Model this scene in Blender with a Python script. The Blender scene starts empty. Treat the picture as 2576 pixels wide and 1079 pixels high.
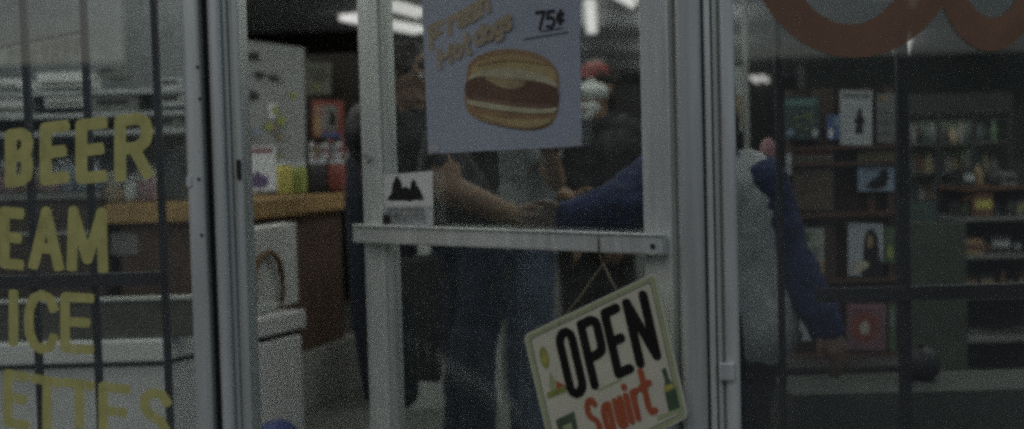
import bpy, bmesh, math, random
from mathutils import Vector, Matrix
random.seed(7)
SC = bpy.context.scene
COL = SC.collection
R = math.radians

# ------------------------------------------------------------------ camera
FPX = 2928.0                      # focal length in units where the picture is 2576 wide
CAMZ = 1.2
cam = bpy.data.objects.new("camera", bpy.data.cameras.new("camera"))
COL.objects.link(cam)
SC.camera = cam
cam.data.sensor_width = 36
cam.data.lens = 36 * FPX / 2576
cam.data.clip_end = 500
PITCH, ROLL = R(-2.35), R(1.55)
CM = Matrix.Rotation(R(90) + PITCH, 3, 'X') @ Matrix.Rotation(-ROLL, 3, 'Z')
CP = Vector((0, -2.6, CAMZ))
cam.matrix_world = Matrix.Translation(CP) @ CM.to_4x4()
cam.data.dof.use_dof = True
cam.data.dof.focus_distance = 2.3
cam.data.dof.aperture_fstop = 2.2

# ------------------------------------------------------------------ world, sun, exposure
w = bpy.data.worlds.new("World"); SC.world = w; w.use_nodes = True
nt = w.node_tree
bg = nt.nodes["Background"]
sky = nt.nodes.new("ShaderNodeTexSky"); sky.sky_type = 'NISHITA'; sky.sun_disc = False
sky.sun_elevation = R(38); sky.sun_rotation = R(200); sky.air_density = 1.0; sky.dust_density = 1.5
nt.links.new(sky.outputs[0], bg.inputs[0]); bg.inputs[1].default_value = 0.125
sun = bpy.data.objects.new("sun", bpy.data.lights.new("sun", 'SUN')); COL.objects.link(sun)
sun.data.energy = 0.6; sun.data.angle = R(25); sun.data.color = (1, .98, .95)
sun.rotation_euler = (R(52), 0, R(-20))
SC.view_settings.view_transform = 'Standard'; SC.view_settings.look = 'None'
SC.view_settings.gamma = 1; SC.view_settings.use_curve_mapping = False
SC.view_settings.exposure = -1.75
SC.cycles.pixel_filter_type = 'BLACKMAN_HARRIS'; SC.cycles.filter_width = 3.3
SC.cycles.use_denoising = False; SC.cycles.max_bounces = 10; SC.cycles.transparent_max_bounces = 16
LAMP = 2.0                       # radiance of the fluorescent tubes

# ------------------------------------------------------------------ pixel <-> place helpers
def ray(px, py):
    return CM @ Vector(((px - 1288) / FPX, -(py - 539.5) / FPX, -1))
def P(px, py, Y=0.0):
    d = ray(px, py); return CP + d * ((Y - CP.y) / d.y)
def G(px, py, z):
    d = ray(px, py); return CP + d * ((z - CP.z) / d.z)
def onplane(px, py, o, n):
    d = ray(px, py); return CP + d * ((o - CP).dot(n) / d.dot(n))
def PX(px, Y=0.0): return P(px, 540, Y).x

# ------------------------------------------------------------------ materials
MATS = {}
def worn(m, sc=(60, 60, 14), lo=.34, hi=.46, most=.75):
    n = m.node_tree.nodes; l = m.node_tree.links; out = n["Material Output"]; b = n["Principled BSDF"]
    tc = n.new("ShaderNodeTexCoord"); mp = n.new("ShaderNodeMapping"); mp.inputs["Scale"].default_value = sc; l.new(tc.outputs["Object"], mp.inputs[0])
    nz = n.new("ShaderNodeTexNoise"); nz.inputs["Scale"].default_value = 1; nz.inputs["Detail"].default_value = 5; l.new(mp.outputs[0], nz.inputs[0])
    mr = n.new("ShaderNodeMapRange"); mr.inputs[1].default_value = lo; mr.inputs[2].default_value = hi; mr.inputs[3].default_value = most; mr.inputs[4].default_value = .97; l.new(nz.outputs[0], mr.inputs[0])
    t = n.new("ShaderNodeBsdfTransparent"); mx = n.new("ShaderNodeMixShader"); l.new(mr.outputs[0], mx.inputs[0]); l.new(t.outputs[0], mx.inputs[1]); l.new(b.outputs[0], mx.inputs[2]); l.new(mx.outputs[0], out.inputs[0])
    return m
def mat(name, col, rough=.6, metal=0.0, var=.18, scale=9.0, bump=0.0, emit=0.0, stretch=None, spec=.4):
    if name in MATS: return MATS[name]
    m = bpy.data.materials.new(name); m.use_nodes = True; n = m.node_tree.nodes; l = m.node_tree.links
    b = n["Principled BSDF"]
    b.inputs["Roughness"].default_value = rough; b.inputs["Metallic"].default_value = metal
    b.inputs["Specular IOR Level"].default_value = spec
    tc = n.new("ShaderNodeTexCoord"); mp = n.new("ShaderNodeMapping")
    l.new(tc.outputs["Object"], mp.inputs[0])
    if stretch: mp.inputs["Scale"].default_value = stretch
    nz = n.new("ShaderNodeTexNoise"); nz.inputs["Scale"].default_value = scale; nz.inputs["Detail"].default_value = 7
    nz.inputs["Roughness"].default_value = .65
    l.new(mp.outputs[0], nz.inputs["Vector"])
    r = n.new("ShaderNodeValToRGB"); r.color_ramp.elements[0].position = .3; r.color_ramp.elements[1].position = .7
    c0 = [max(0, c * (1 - var)) for c in col]; c1 = [min(1, c * (1 + var)) for c in col]
    r.color_ramp.elements[0].color = (*c0, 1); r.color_ramp.elements[1].color = (*c1, 1)
    l.new(nz.outputs[0], r.inputs[0]); l.new(r.outputs[0], b.inputs["Base Color"])
    if bump:
        bp = n.new("ShaderNodeBump"); bp.inputs["Strength"].default_value = bump; bp.inputs["Distance"].default_value = .01
        l.new(nz.outputs[0], bp.inputs["Height"]); l.new(bp.outputs[0], b.inputs["Normal"])
    if emit:
        b.inputs["Emission Color"].default_value = (1, 1, .93, 1) if 'diffuser' in name else (1, .97, .95, 1); b.inputs["Emission Strength"].default_value = emit
    MATS[name] = m; return m

def glass_mat(name, dust_veil=.03, refl=1.5, tint=(.95, .97, .96)):
    m = bpy.data.materials.new(name); m.use_nodes = True; n = m.node_tree.nodes; l = m.node_tree.links
    n.clear()
    out = n.new("ShaderNodeOutputMaterial"); tr = n.new("ShaderNodeBsdfTransparent"); tr.inputs[0].default_value = (*tint, 1)
    gl = n.new("ShaderNodeBsdfGlossy"); gl.inputs["Roughness"].default_value = .01
    fr = n.new("ShaderNodeFresnel"); fr.inputs[0].default_value = 1.5
    ge = n.new("ShaderNodeNewGeometry"); mi_ = n.new("ShaderNodeMath"); mi_.operation = 'MULTIPLY_ADD'
    mi_.inputs[1].default_value = 1 / 1.5 - 1.5; mi_.inputs[2].default_value = 1.5; l.new(ge.outputs["Backfacing"], mi_.inputs[0]); l.new(mi_.outputs[0], fr.inputs[0])
    mu = n.new("ShaderNodeMath"); mu.operation = 'MULTIPLY'; mu.inputs[1].default_value = refl; l.new(fr.outputs[0], mu.inputs[0])
    mx = n.new("ShaderNodeMixShader"); l.new(mu.outputs[0], mx.inputs[0]); l.new(tr.outputs[0], mx.inputs[1]); l.new(gl.outputs[0], mx.inputs[2])
    df = n.new("ShaderNodeBsdfDiffuse"); df.inputs[0].default_value = (.6, .62, .62, 1)
    tc = n.new("ShaderNodeTexCoord"); nz = n.new("ShaderNodeTexNoise"); nz.inputs["Scale"].default_value = 3; nz.inputs["Detail"].default_value = 8
    l.new(tc.outputs["Object"], nz.inputs["Vector"])
    m2 = n.new("ShaderNodeMath"); m2.operation = 'MULTIPLY'; m2.inputs[1].default_value = dust_veil * 2; l.new(nz.outputs[0], m2.inputs[0])  # dusty diffuse film, put in as a haze that lifts the blacks
    mx2 = n.new("ShaderNodeMixShader"); l.new(m2.outputs[0], mx2.inputs[0]); l.new(mx.outputs[0], mx2.inputs[1]); l.new(df.outputs[0], mx2.inputs[2])
    l.new(mx2.outputs[0], out.inputs[0])
    MATS[name] = m; return m

ALU = mat("brushed_aluminium", (.56, .60, .57), .42, .3, .24, 11, .05, stretch=(3, 3, .12))
ALUB = mat("bright_aluminium", (.76, .80, .765), .36, .35, .2, 11, .04, stretch=(3, 3, .2))
GRV = mat("dark_gasket", (.035, .037, .04), .7)
GLASS = glass_mat("storefront_glass", .028, 1.8)
GLASSD = glass_mat("door_glass", .022, 1.8)
YEL = worn(mat("yellow_paint", (.66, .64, .24), .6, 0, .16, 20))
RED = worn(mat("orange_red_paint", (.24, .135, .085), .5, 0, .16, 8), (18, 18, 5), .3, .42, .85)
BLK = mat("black_metal", (.02, .023, .026), .5)
WHITE = mat("white_enamel", (.84, .85, .83), .45, 0, .07, 4)
WHITE2 = mat("off_white_panel", (.62, .64, .62), .5, 0, .08, 4)
WOOD = mat("orange_wood", (.38, .255, .115), .5, 0, .25, 8, stretch=(1, 6, 6))
DWOOD = mat("dark_brown_wood", (.09, .06, .045), .6, 0, .3, 6, stretch=(6, 6, 1))
CEIL = mat("ceiling_paint", (.74, .77, .80), .9, 0, .15, 2)
WALLD = mat("dark_wall", (.07, .07, .06), .9, 0, .25, 3)
WALLG = mat("grey_green_wall", (.12, .14, .125), .9, 0, .25, 3)
FLOORM = mat("vinyl_floor", (.14, .15, .14), .45, 0, .2, 5)
TUBE = mat("lit_tube", (.8, .8, .8), .5, emit=LAMP)
DIFF = mat("fill_diffuser", (.8, .8, .8), .5, emit=8.5)  # strong glow for the added fill lights only
PAPER = mat("paper_white", (.74, .76, .76), .8, 0, .06, 12)
def pm(nm, c): return mat(nm, c, .6, 0, .25, 18)
PAL = dict(black=pm("ink_black", (.012, .012, .012)), red=pm("print_red", (.24, .075, .06)), pink=pm("print_pink", (.30, .16, .18)),
           blue=pm("print_blue", (.09, .14, .3)), pale=pm("print_pale", (.42, .45, .46)), sky=pm("print_sky", (.25, .32, .42)),
           green=pm("print_green", (.09, .15, .085)), lime=pm("print_lime", (.32, .36, .10)), brown=pm("print_brown", (.14, .075, .045)),
           tan=pm("print_tan", (.34, .24, .13)), dark=pm("print_dark", (.035, .034, .034)), cream=pm("print_cream", (.5, .48, .38)),
           yellow=pm("print_yellow", (.5, .45, .12)), teal=pm("print_teal", (.05, .085, .078)), grey=pm("print_grey", (.2, .21, .2)),
           purple=pm("print_purple", (.16, .12, .22)), gold=pm("print_gold", (.32, .26, .15)), meat=pm("print_meat", (.13, .075, .05)),
           bunlow=pm("print_bun", (.42, .34, .17)), bun=pm("print_bun_top", (.30, .20, .11)), bunlight=pm("print_bun_light", (.44, .42, .28)), bunmid=pm("print_bun_mid", (.37, .27, .14)), meatlow=pm("print_meat_low", (.19, .12, .085)))

# ------------------------------------------------------------------ mesh builder
WL = {}                                        # world location of every object made
class MB:
    def __init__(s): s.v = []; s.f = []; s.m = []; s.k = 0
    def add(s, vs, fs, mi=0):
        o = len(s.v); s.v += [Vector(v) for v in vs]
        for f in fs: s.f.append([o + i for i in f]); s.m.append(mi)
    def prism(s, poly, z0, z1, mi=0):
        n = len(poly)
        if sum(poly[i][0] * poly[(i + 1) % n][1] - poly[(i + 1) % n][0] * poly[i][1] for i in range(n)) < 0: poly = poly[::-1]
        vs = [(p[0], p[1], z0) for p in poly] + [(p[0], p[1], z1) for p in poly]
        fs = [list(range(n))[::-1], list(range(n, 2 * n))] + [[i, (i + 1) % n, n + (i + 1) % n, n + i] for i in range(n)]
        s.add(vs, fs, mi); return s
    def box(s, x0, x1, y0, y1, z0, z1, mi=0): return s.prism([(x0, y0), (x1, y0), (x1, y1), (x0, y1)], z0, z1, mi)
    def slab(s, pts, t, mi=0):                 # flat polygon (3D points, seen side first) pushed back by vector t
        n = len(pts); pts = [Vector(p) for p in pts]
        nn = (pts[1] - pts[0]).cross(pts[2] - pts[1])
        if nn.dot(t) > 0: pts = pts[::-1]
        vs = pts + [p + t for p in pts]
        s.add(vs, [list(range(n)), list(range(n, 2 * n))[::-1]] + [[(i + 1) % n, i, n + i, n + (i + 1) % n] for i in range(n)], mi); return s
    def tube(s, path, r, mi=0, seg=10):
        path = [Vector(p) for p in path]; rs = r if isinstance(r, (list, tuple)) else [r] * len(path)
        o = len(s.v); up = Vector((.13, .27, .95))
        for i, p in enumerate(path):
            d = (path[min(i + 1, len(path) - 1)] - path[max(i - 1, 0)]).normalized()
            a = d.cross(up)
            if a.length < .1: a = d.cross(Vector((1, 0, 0)))
            a.normalize(); b = d.cross(a)
            for k in range(seg):
                t = 2 * math.pi * k / seg; s.v.append(p + (a * math.cos(t) + b * math.sin(t)) * rs[i])
        for i in range(len(path) - 1):
            for k in range(seg):
                k2 = (k + 1) % seg; s.f.append([o + i * seg + k, o + i * seg + k2, o + (i + 1) * seg + k2, o + (i + 1) * seg + k]); s.m.append(mi)
        s.f.append([o + k for k in range(seg)][::-1]); s.m.append(mi)
        s.f.append([o + (len(path) - 1) * seg + k for k in range(seg)]); s.m.append(mi); return s
    def capsule(s, p0, r0, p1=None, r1=None, mi=0, seg=14):
        p0 = Vector(p0); p1 = Vector(p1) if p1 is not None else p0 + Vector((0, 0, .002)); r1 = r0 if r1 is None else r1
        d = (p1 - p0); d = d.normalized() if d.length > 1e-6 else Vector((0, 0, 1))
        path, rs = [], []
        for k in range(1, 6):
            a = math.pi / 2 * (1 - k / 5); path.append(p0 - d * r0 * math.sin(a)); rs.append(max(r0 * math.cos(a), r0 * .05))
        for k in range(0, 5):
            a = math.pi / 2 * k / 5; path.append(p1 + d * r1 * math.sin(a)); rs.append(r1 * math.cos(a))
        return s.tube(path, rs, mi, seg)
    def ell(s, c, rx, ry, rz, mi=0, rot=None, nu=20, nv=12):
        c = Vector(c); o = len(s.v)
        for j in range(nv + 1):
            ph = math.pi * j / nv
            for i in range(nu):
                th = 2 * math.pi * i / nu
                v = Vector((rx * math.sin(ph) * math.cos(th), ry * math.sin(ph) * math.sin(th), rz * math.cos(ph)))
                s.v.append(c + (rot @ v if rot else v))
        for j in range(nv):
            for i in range(nu):
                i2 = (i + 1) % nu; s.f.append([o + j * nu + i, o + (j + 1) * nu + i, o + (j + 1) * nu + i2, o + j * nu + i2]); s.m.append(mi)
        return s
    def lathe(s, c, prof, mi=0, seg=20):
        c = Vector(c); o = len(s.v)
        for r, z in prof:
            for k in range(seg):
                t = 2 * math.pi * k / seg; s.v.append(c + Vector((r * math.cos(t), r * math.sin(t), z)))
        for j in range(len(prof) - 1):
            for k in range(seg):
                k2 = (k + 1) % seg; s.f.append([o + j * seg + k, o + j * seg + k2, o + (j + 1) * seg + k2, o + (j + 1) * seg + k]); s.m.append(mi)
        s.f.append([o + k for k in range(seg)][::-1]); s.m.append(mi)
        s.f.append([o + (len(prof) - 1) * seg + k for k in range(seg)]); s.m.append(mi); return s
    def build(s, name, mats, parent=None, smooth=False, bevel=0.0, loc=None):
        mats = mats if isinstance(mats, (list, tuple)) else [mats]
        if parent is not None: L = WL[parent]
        elif loc is not None: L = Vector(loc)
        else:
            xs = [v.x for v in s.v]; ys = [v.y for v in s.v]; zs = [v.z for v in s.v]
            L = Vector(((min(xs) + max(xs)) / 2, (min(ys) + max(ys)) / 2, min(zs)))
        me = bpy.data.meshes.new(name); me.from_pydata([v - L for v in s.v], [], s.f)
        for m in mats: me.materials.append(m)
        me.polygons.foreach_set("material_index", s.m)
        if smooth: me.polygons.foreach_set("use_smooth", [True] * len(s.f))
        me.validate(); me.update()
        o = bpy.data.objects.new(name, me); COL.objects.link(o)
        if parent is not None: o.parent = parent
        else: o.location = L
        WL[o] = L
        if bevel:
            b = o.modifiers.new("bevel", 'BEVEL'); b.width = bevel; b.segments = 2; b.limit_method = 'ANGLE'
        return o
def tag(o, label, cat, group=None):
    o['label'] = label; o['category'] = cat
    if group: o['group'] = group
    return o
def struct(o): o['kind'] = 'structure'; return o
def thing(name, label, cat, loc, group=None):
    o = bpy.data.objects.new(name, None); o.empty_display_size = .1; COL.objects.link(o); o.location = loc; WL[o] = Vector(loc)
    return tag(o, label, cat, group)

# ------------------------------------------------------------------ stroke lettering
GL = {
 'B': [[(0,1),(0,0),(.65,0),(.92,.08),(1,.22),(.92,.38),(.65,.47),(0,.47)], [(.65,.47),(.95,.57),(1,.74),(.93,.92),(.65,1),(0,1)]],
 'E': [[(1,0),(0,0),(0,1),(1,1)], [(0,.48),(.85,.48)]],
 'R': [[(0,1),(0,0),(.65,0),(.92,.08),(1,.25),(.92,.42),(.65,.52),(0,.52)], [(.5,.52),(1,1)]],
 'A': [[(0,1),(.5,0),(1,1)], [(.2,.68),(.8,.68)]],
 'M': [[(0,1),(.05,0),(.5,.85),(.95,0),(1,1)]],
 'I': [[(.5,0),(.5,1)]],
 'C': [[(1,.22),(.85,.06),(.5,0),(.2,.08),(.03,.3),(0,.5),(.03,.7),(.2,.92),(.5,1),(.85,.94),(1,.78)]],
 'T': [[(0,0),(1,0)], [(.5,0),(.5,1)]],
 'S': [[(1,.15),(.8,.02),(.4,0),(.08,.1),(.02,.28),(.2,.42),(.75,.55),(.98,.72),(.92,.9),(.6,1),(.2,.98),(0,.85)]],
 'O': [[(.35,0),(.65,0),(.93,.06),(1,.14),(1,.86),(.93,.94),(.65,1),(.35,1),(.07,.94),(0,.86),(0,.14),(.07,.06),(.35,0)]],
 'P': [[(0,1),(0,0),(.65,0),(.95,.05),(1,.14),(1,.42),(.95,.52),(.65,.56),(0,.56)]],
 'N': [[(0,1),(0,0),(1,1),(1,0)]],
 'q': [[(1,1.35),(1,.3),(.4,.3),(.05,.42),(0,.62),(.05,.85),(.4,1),(1,.95)]],
 'u': [[(0,.3),(0,.85),(.3,1),(.7,1),(1,.85),(1,.3)], [(1,.85),(1,1)]],
 'i': [[(.5,.3),(.5,1)], [(.5,.05),(.5,.08)]],
 'r': [[(0,.3),(0,1)], [(0,.5),(.4,.3),(.9,.3)]],
 't': [[(.4,-.12),(.4,.85),(.6,1),(1,1)], [(0,.3),(1,.25)]],
 '7': [[(0,0),(1,0),(.4,1)]],
 '5': [[(.95,0),(.1,0),(.05,.42),(.6,.38),(.97,.55),(.97,.8),(.6,1),(0,.92)]],
 'c': [[(1,.3),(.6,.18),(.15,.28),(0,.5),(.15,.78),(.6,.85),(1,.72)], [(.6,0),(.5,1)]],
 'F': [[(1,0),(0,0),(0,1)], [(0,.45),(.8,.45)]],
 'H': [[(0,0),(0,1)], [(1,0),(1,1)], [(0,.5),(1,.5)]],
 'e': [[(0,.62),(1,.62),(.9,.38),(.5,.3),(.1,.4),(0,.65),(.1,.9),(.5,1),(.95,.92)]],
 's': [[(.95,.38),(.5,.3),(.1,.38),(.1,.55),(.9,.72),(.92,.92),(.5,1),(.02,.92)]],
 'h': [[(0,0),(0,1)], [(0,.45),(.5,.3),(.9,.4),(1,1)]],
 'o': [[(.5,.3),(.9,.4),(1,.65),(.9,.9),(.5,1),(.1,.9),(0,.65),(.1,.4),(.5,.3)]],
 'd': [[(1,0),(1,1)], [(1,.45),(.5,.3),(.1,.4),(0,.65),(.1,.9),(.5,1),(1,.88)]],
 'g': [[(1,.3),(1,1.2),(.6,1.35),(.1,1.25)], [(1,.45),(.5,.3),(.1,.4),(0,.62),(.1,.85),(.5,.95),(1,.85)]],
}
def strokes(mb, ch, mp, wd, n, mi=0, step=.00003, cap=True):
    """mp(u,v)->3D point on the surface; wd stroke width in metres; n normal towards the viewer"""
    for pl in GL[ch]:
        pts = [mp(u, v) for u, v in pl]
        for a, b in zip(pts[:-1], pts[1:]):
            d = b - a
            if d.length < 1e-5: continue
            d.normalize(); s_ = n.cross(d).normalized() * wd / 2
            if not cap: a = a - d * wd * .0
            mb.k += 1; off = n * (step * mb.k)
            mb.add([a - s_ + off, b - s_ + off, b + s_ + off, a + s_ + off], [[0, 1, 2, 3]], mi)
        if cap == 'sq':
            for a, b in ((pts[1], pts[0]), (pts[-2], pts[-1])):
                d = (b - a).normalized(); s_ = n.cross(d).normalized() * wd / 2; mb.k += 1; off = n * (step * mb.k)
                mb.add([b - s_ + off, b + d * wd * .42 - s_ * .94 + off, b + d * wd * .42 + s_ * .94 + off, b + s_ + off], [[3, 2, 1, 0]], mi)
        js = pts if cap else pts[1:-1]
        for p in js:
            mb.k += 1; off = n * (step * mb.k)
            e1 = n.orthogonal().normalized(); e2 = n.cross(e1)
            mb.add([p + off + (e1 * math.cos(t) + e2 * math.sin(t)) * wd / 2 for t in [2 * math.pi * i / 14 for i in range(14)]], [list(range(14))], mi)
def pixbox(x0, y0, x1, y1, f, sl=0.0, tilt=0.0):
    return lambda u, v: f(x0 + (x1 - x0) * u + sl * (v - .5), y0 + (y1 - y0) * v + tilt * (u - .5))

# ------------------------------------------------------------------ sheets (posters, magazines, boards)
def sheet(name, label, cat, corners, marks, base, group=None, t=.004, parent=None, texts=()):
    tl, tr, br, bl = [Vector(c) for c in corners]
    n = (tr - tl).cross(bl - tl).normalized()
    if n.dot(CP - tl) < 0: n = -n
    mp = lambda u, v: (tl * (1 - u) + tr * u) * (1 - v) + (bl * (1 - u) + br * u) * v
    mb = MB(); mb.slab([tl, tr, br, bl], -n * t, 0); mats = [base]; k = 0
    for mk in marks:
        m = mk[1]
        if m not in mats: mats.append(m)
        k += 1; off = n * (.0006 * k)
        pts = [mp(u, v) + off for u, v in mk[0]]
        nn = (pts[1] - pts[0]).cross(pts[2] - pts[1])
        if nn.dot(n) < 0: pts = pts[::-1]
        mb.add(pts, [list(range(len(pts)))], mats.index(m))
    for ch, u0, v0, u1, v1, wd, m in texts:
        if m not in mats: mats.append(m)
        strokes(mb, ch, lambda u, v: mp(u0 + (u1 - u0) * u, v0 + (v1 - v0) * v) + n * (.0006 * (k + 1)), wd, n, mats.index(m))
    o = mb.build(name, mats, parent)
    if parent is None: tag(o, label, cat, group)
    return o
def rc(u0, v0, u1, v1): return [(u0, v0), (u1, v0), (u1, v1), (u0, v1)]
def el(cu, cv, ru, rv, n=18, wob=0.0, seed=1):
    rr = random.Random(seed)
    return [(cu + ru * math.cos(t) * (1 + wob * rr.uniform(-1, 1)), cv + rv * math.sin(t) * (1 + wob * rr.uniform(-1, 1))) for t in [2 * math.pi * i / n for i in range(n)]]
def pc(x0, y0, x1, y1, Y, tilt=0, Y2=None):
    Y2 = Y if Y2 is None else Y2
    return [P(x0, y0, Y), P(x1, y0 + tilt, Y2), P(x1, y1 + tilt, Y2), P(x0, y1, Y)]
def scribble(seed, rows, m, u0=.1, u1=.9, v0=.1, v1=.3):
    rr = random.Random(seed); out = []
    for r in range(rows):
        v = v0 + (v1 - v0) * r / max(rows, 1); u = u0
        while u < u1 - .05:
            wd = rr.uniform(.05, .15); out.append((rc(u, v, min(u + wd, u1), v + (v1 - v0) / rows * .55), m)); u += wd + .04
    return out

# ================================================================== SETTING
CZ = 2.5
b = MB(); b.box(-60, 60, -60, -.2, -.06, -.02); struct(b.build("street", mat("asphalt", (.06, .06, .062), .9, 0, .3, 3)))
b = MB(); b.box(-30, 30, -3.6, .0, -.1, 0.0); struct(b.build("pavement", mat("concrete", (.16, .16, .15), .9, 0, .2, 3)))
b = MB(); b.box(-5.5, 6, .004, 16, -.1, .0); struct(b.build("floor", FLOORM))
b = MB(); b.box(-5.5, 6, .06, 16, CZ, CZ + .1); struct(b.build("ceiling", CEIL))
b = MB(); b.box(-5.6, 6.1, 16, 16.15, 0, CZ); tag(b.build("back_wall", WALLD), "dark back wall at the far end of the shop", "wall")
b = MB(); b.box(-5.6, -5.5, .1, 16, 0, CZ); tag(b.build("side_wall", WALLG), "grey side wall on the left behind the counter", "wall")
b = MB(); b.box(6, 6.1, .1, 16, 0, CZ); tag(b.build("side_wall", WALLG), "grey green side wall on the right of the shop", "wall")
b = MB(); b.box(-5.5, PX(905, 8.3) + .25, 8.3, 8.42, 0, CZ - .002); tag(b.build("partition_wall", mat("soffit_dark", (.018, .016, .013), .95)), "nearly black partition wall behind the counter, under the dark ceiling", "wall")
b = MB(); b.box(-5.7, 6.2, -.05, .05, 2.42, 3.6)
tag(b.build("shop_facade", WALLG), "grey fascia wall above the shop windows", "facade")
for (x0, x1, s_) in ((-5.7, PX(487) - .002, "left"), (PX(1848) + .002, 6.2, "right")):
    b = MB(); b.box(x0, x1, -.05, .05, 0, .36)
    tag(b.build("knee_wall", WALLG), "low wall under the %s shop window" % s_, "wall")

# opposite side of the street (seen only as reflections)
BW = mat("pale_render", (.40, .40, .39), .9, 0, .15, 1); BD = mat("brick_dull", (.14, .10, .085), .9, 0, .3, 5)
def shopfront(x0, x1, y, h, m, label):
    t = thing("street_building", label, "building", ((x0 + x1) / 2, y, -.02))
    MB().box(x0, x1, y - 6, y, -.02, h).build("wall", m, t)
    MB().box(x0 + .1, x1 - .1, y, y + .25, 2.7, 3.3).build("sign_band", PAL['grey'], t)
    n = int((x1 - x0) / 1.6)
    for i in range(n):
        xa = x0 + .3 + i * (x1 - x0 - .4) / n
        f = MB().box(xa, xa + 1.1, y + .002, y + .06, .7, 2.4).build("window", PAL['pale'], t)
        MB().box(xa + .08, xa + 1.02, y + .062, y + .07, .8, 2.3).build("pane", PAL['dark'], f)
    return t
shopfront(-24, -11.5, -32, 4.6, BW, "pale rendered building across the street, mirrored in the left window")
shopfront(-11, 5, -31, 6.5, BD, "low brown brick building across the street")
shopfront(7, 26, -40, 4.9, mat("grey_render", (.16, .17, .17), .9), "low dark grey building across the street on the right")

b = MB(); b.box(-7.2, -6.8, -12, -.1, -.02, 3.6)  # unseen wall, added so the door glass reflects something dark
tag(b.build("reflection_blocker", BD), "unseen brick wall added on the far left to darken the door glass reflection", "wall")
# ================================================================== FACADE FRAMES
def profile_post(name, label, parts, zt=2.42):
    """parts: (px0, px1, ydepth front, material)"""
    xs = [PX(p[0]) for p in parts] + [PX(p[1]) for p in parts]
    t = thing(name, label, "door frame", ((min(xs) + max(xs)) / 2, 0, 0), "aluminium posts of the shop front")
    for i, (a, c, y, m, pn) in enumerate(parts):
        MB().box(PX(a), PX(c), y, .06, 0, zt).build(pn, m, t, bevel=.007 if c - a > 25 and m is not GRV else .0025)
    return t
lm = profile_post("frame_post", "broad ridged aluminium post between the lettered window and the doorway", [
    (484, 527, -.035, ALUB, "cover_strip"), (527.2, 545, .002, GRV, "gasket"), (545.2, 553, -.02, ALU, "lip"),
    (553.2, 583, -.048, ALUB, "ridge"), (583.2, 596, -.03, ALU, "channel"), (596.2, 606, -.022, ALU, "channel"), (606.2, 624, -.03, ALU, "door_stop")])
for (px, py) in ((497, 170), (503, 250), (500, 452), (507, 590)):
    q = P(px, py, -.036); MB().tube([q, q + Vector((0, -.002, 0))], .0035, seg=12).build("screw", GRV, lm)
MB().box(PX(484), PX(497), -.039, -.035, P(490, 470).z, P(490, 445).z).build("paint_chip", PAPER, lm)
q0, q1 = P(597, 440, -.03), P(606, 415, -.03)
MB().box(q0.x, q1.x, -.038, -.03, P(600, 452).z, P(600, 403).z).build("strike_plate", BLK, lm, bevel=.002)
rm = profile_post("frame_post", "wide grooved aluminium post on the hinge side, beside the red lettered window", [
    (1692, 1706, .01, GRV, "gasket"), (1706.2, 1768, -.03, ALU, "cover_strip"), (1768.2, 1774, -.014, GRV, "groove"), (1774.2, 1789, -.034, ALUB, "ridge"),
    (1789.2, 1794, -.012, GRV, "groove"), (1794.2, 1806, -.03, ALU, "ridge"), (1806.2, 1812, -.016, ALU, "groove"), (1812.2, 1848, -.038, ALUB, "ridge")])
a, c = P(1808, 955, -.04), P(1848, 908, -.04)
MB().box(a.x, c.x - .001, -.052, -.0385, a.z, c.z).build("clip", ALUB, rm, bevel=.004)
MB().box(PX(624.2), PX(1691.8), -.03, .06, 2.3, 2.42).build("header", ALU, lm)

# ---- left window with yellow lettering
wl = thing("shop_window", "left shop window with yellow painted words BEER, EAM, ICE and ETTES", "window", (-2.4, 0, .36), "large plate glass shop windows")
MB().box(-3.9, PX(487) - .004, .0, .006, .40, 2.42).build("glass", GLASS, wl)
MB().box(-4.0, PX(484) - .002, -.03, .04, .362, .40).build("sill_frame", ALU, wl)
WPF = lambda x, y: P(x, y, -.0005)
def words(mb, items, wd):
    for ch, x0, y0, x1, y1, tl in items:
        h = wd / 2 * 1126
        strokes(mb, ch, pixbox(x0 + h, y0 + h, x1 - h, y1 - h, WPF, 0, tl), wd, Vector((0, -1, 0)), 0, cap='sq')
mb = MB(); words(mb, [('B', 12, 323, 84, 470, -6), ('E', 100, 306, 176, 465, -6), ('E', 190, 298, 272, 462, -6), ('R', 288, 286, 386, 455, -8)], .0265)
mb.build("lettering", YEL, wl)
mb = MB(); words(mb, [('R', -95, 520, -20, 668, 0), ('E', -2, 522, 62, 676, 4), ('A', 72, 520, 161, 679, 4), ('M', 168, 521, 273, 684, 4)], .0235)
mb.build("lettering", YEL, wl)
mb = MB(); words(mb, [('I', 16, 726, 52, 870, 0), ('C', 60, 728, 147, 889, 6), ('E', 152, 735, 238, 888, 4)], .0215)
mb.build("lettering", YEL, wl)
mb = MB(); words(mb, [('R', -90, 915, -12, 1062, 8), ('E', 8, 931, 76, 1076, 8), ('T', 78, 944, 160, 1110, 10), ('T', 160, 953, 240, 1120, 8), ('E', 248, 962, 330, 1110, 8), ('S', 350, 975, 432, 1125, 8)], .0215)
mb.build("lettering", YEL, wl)

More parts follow.
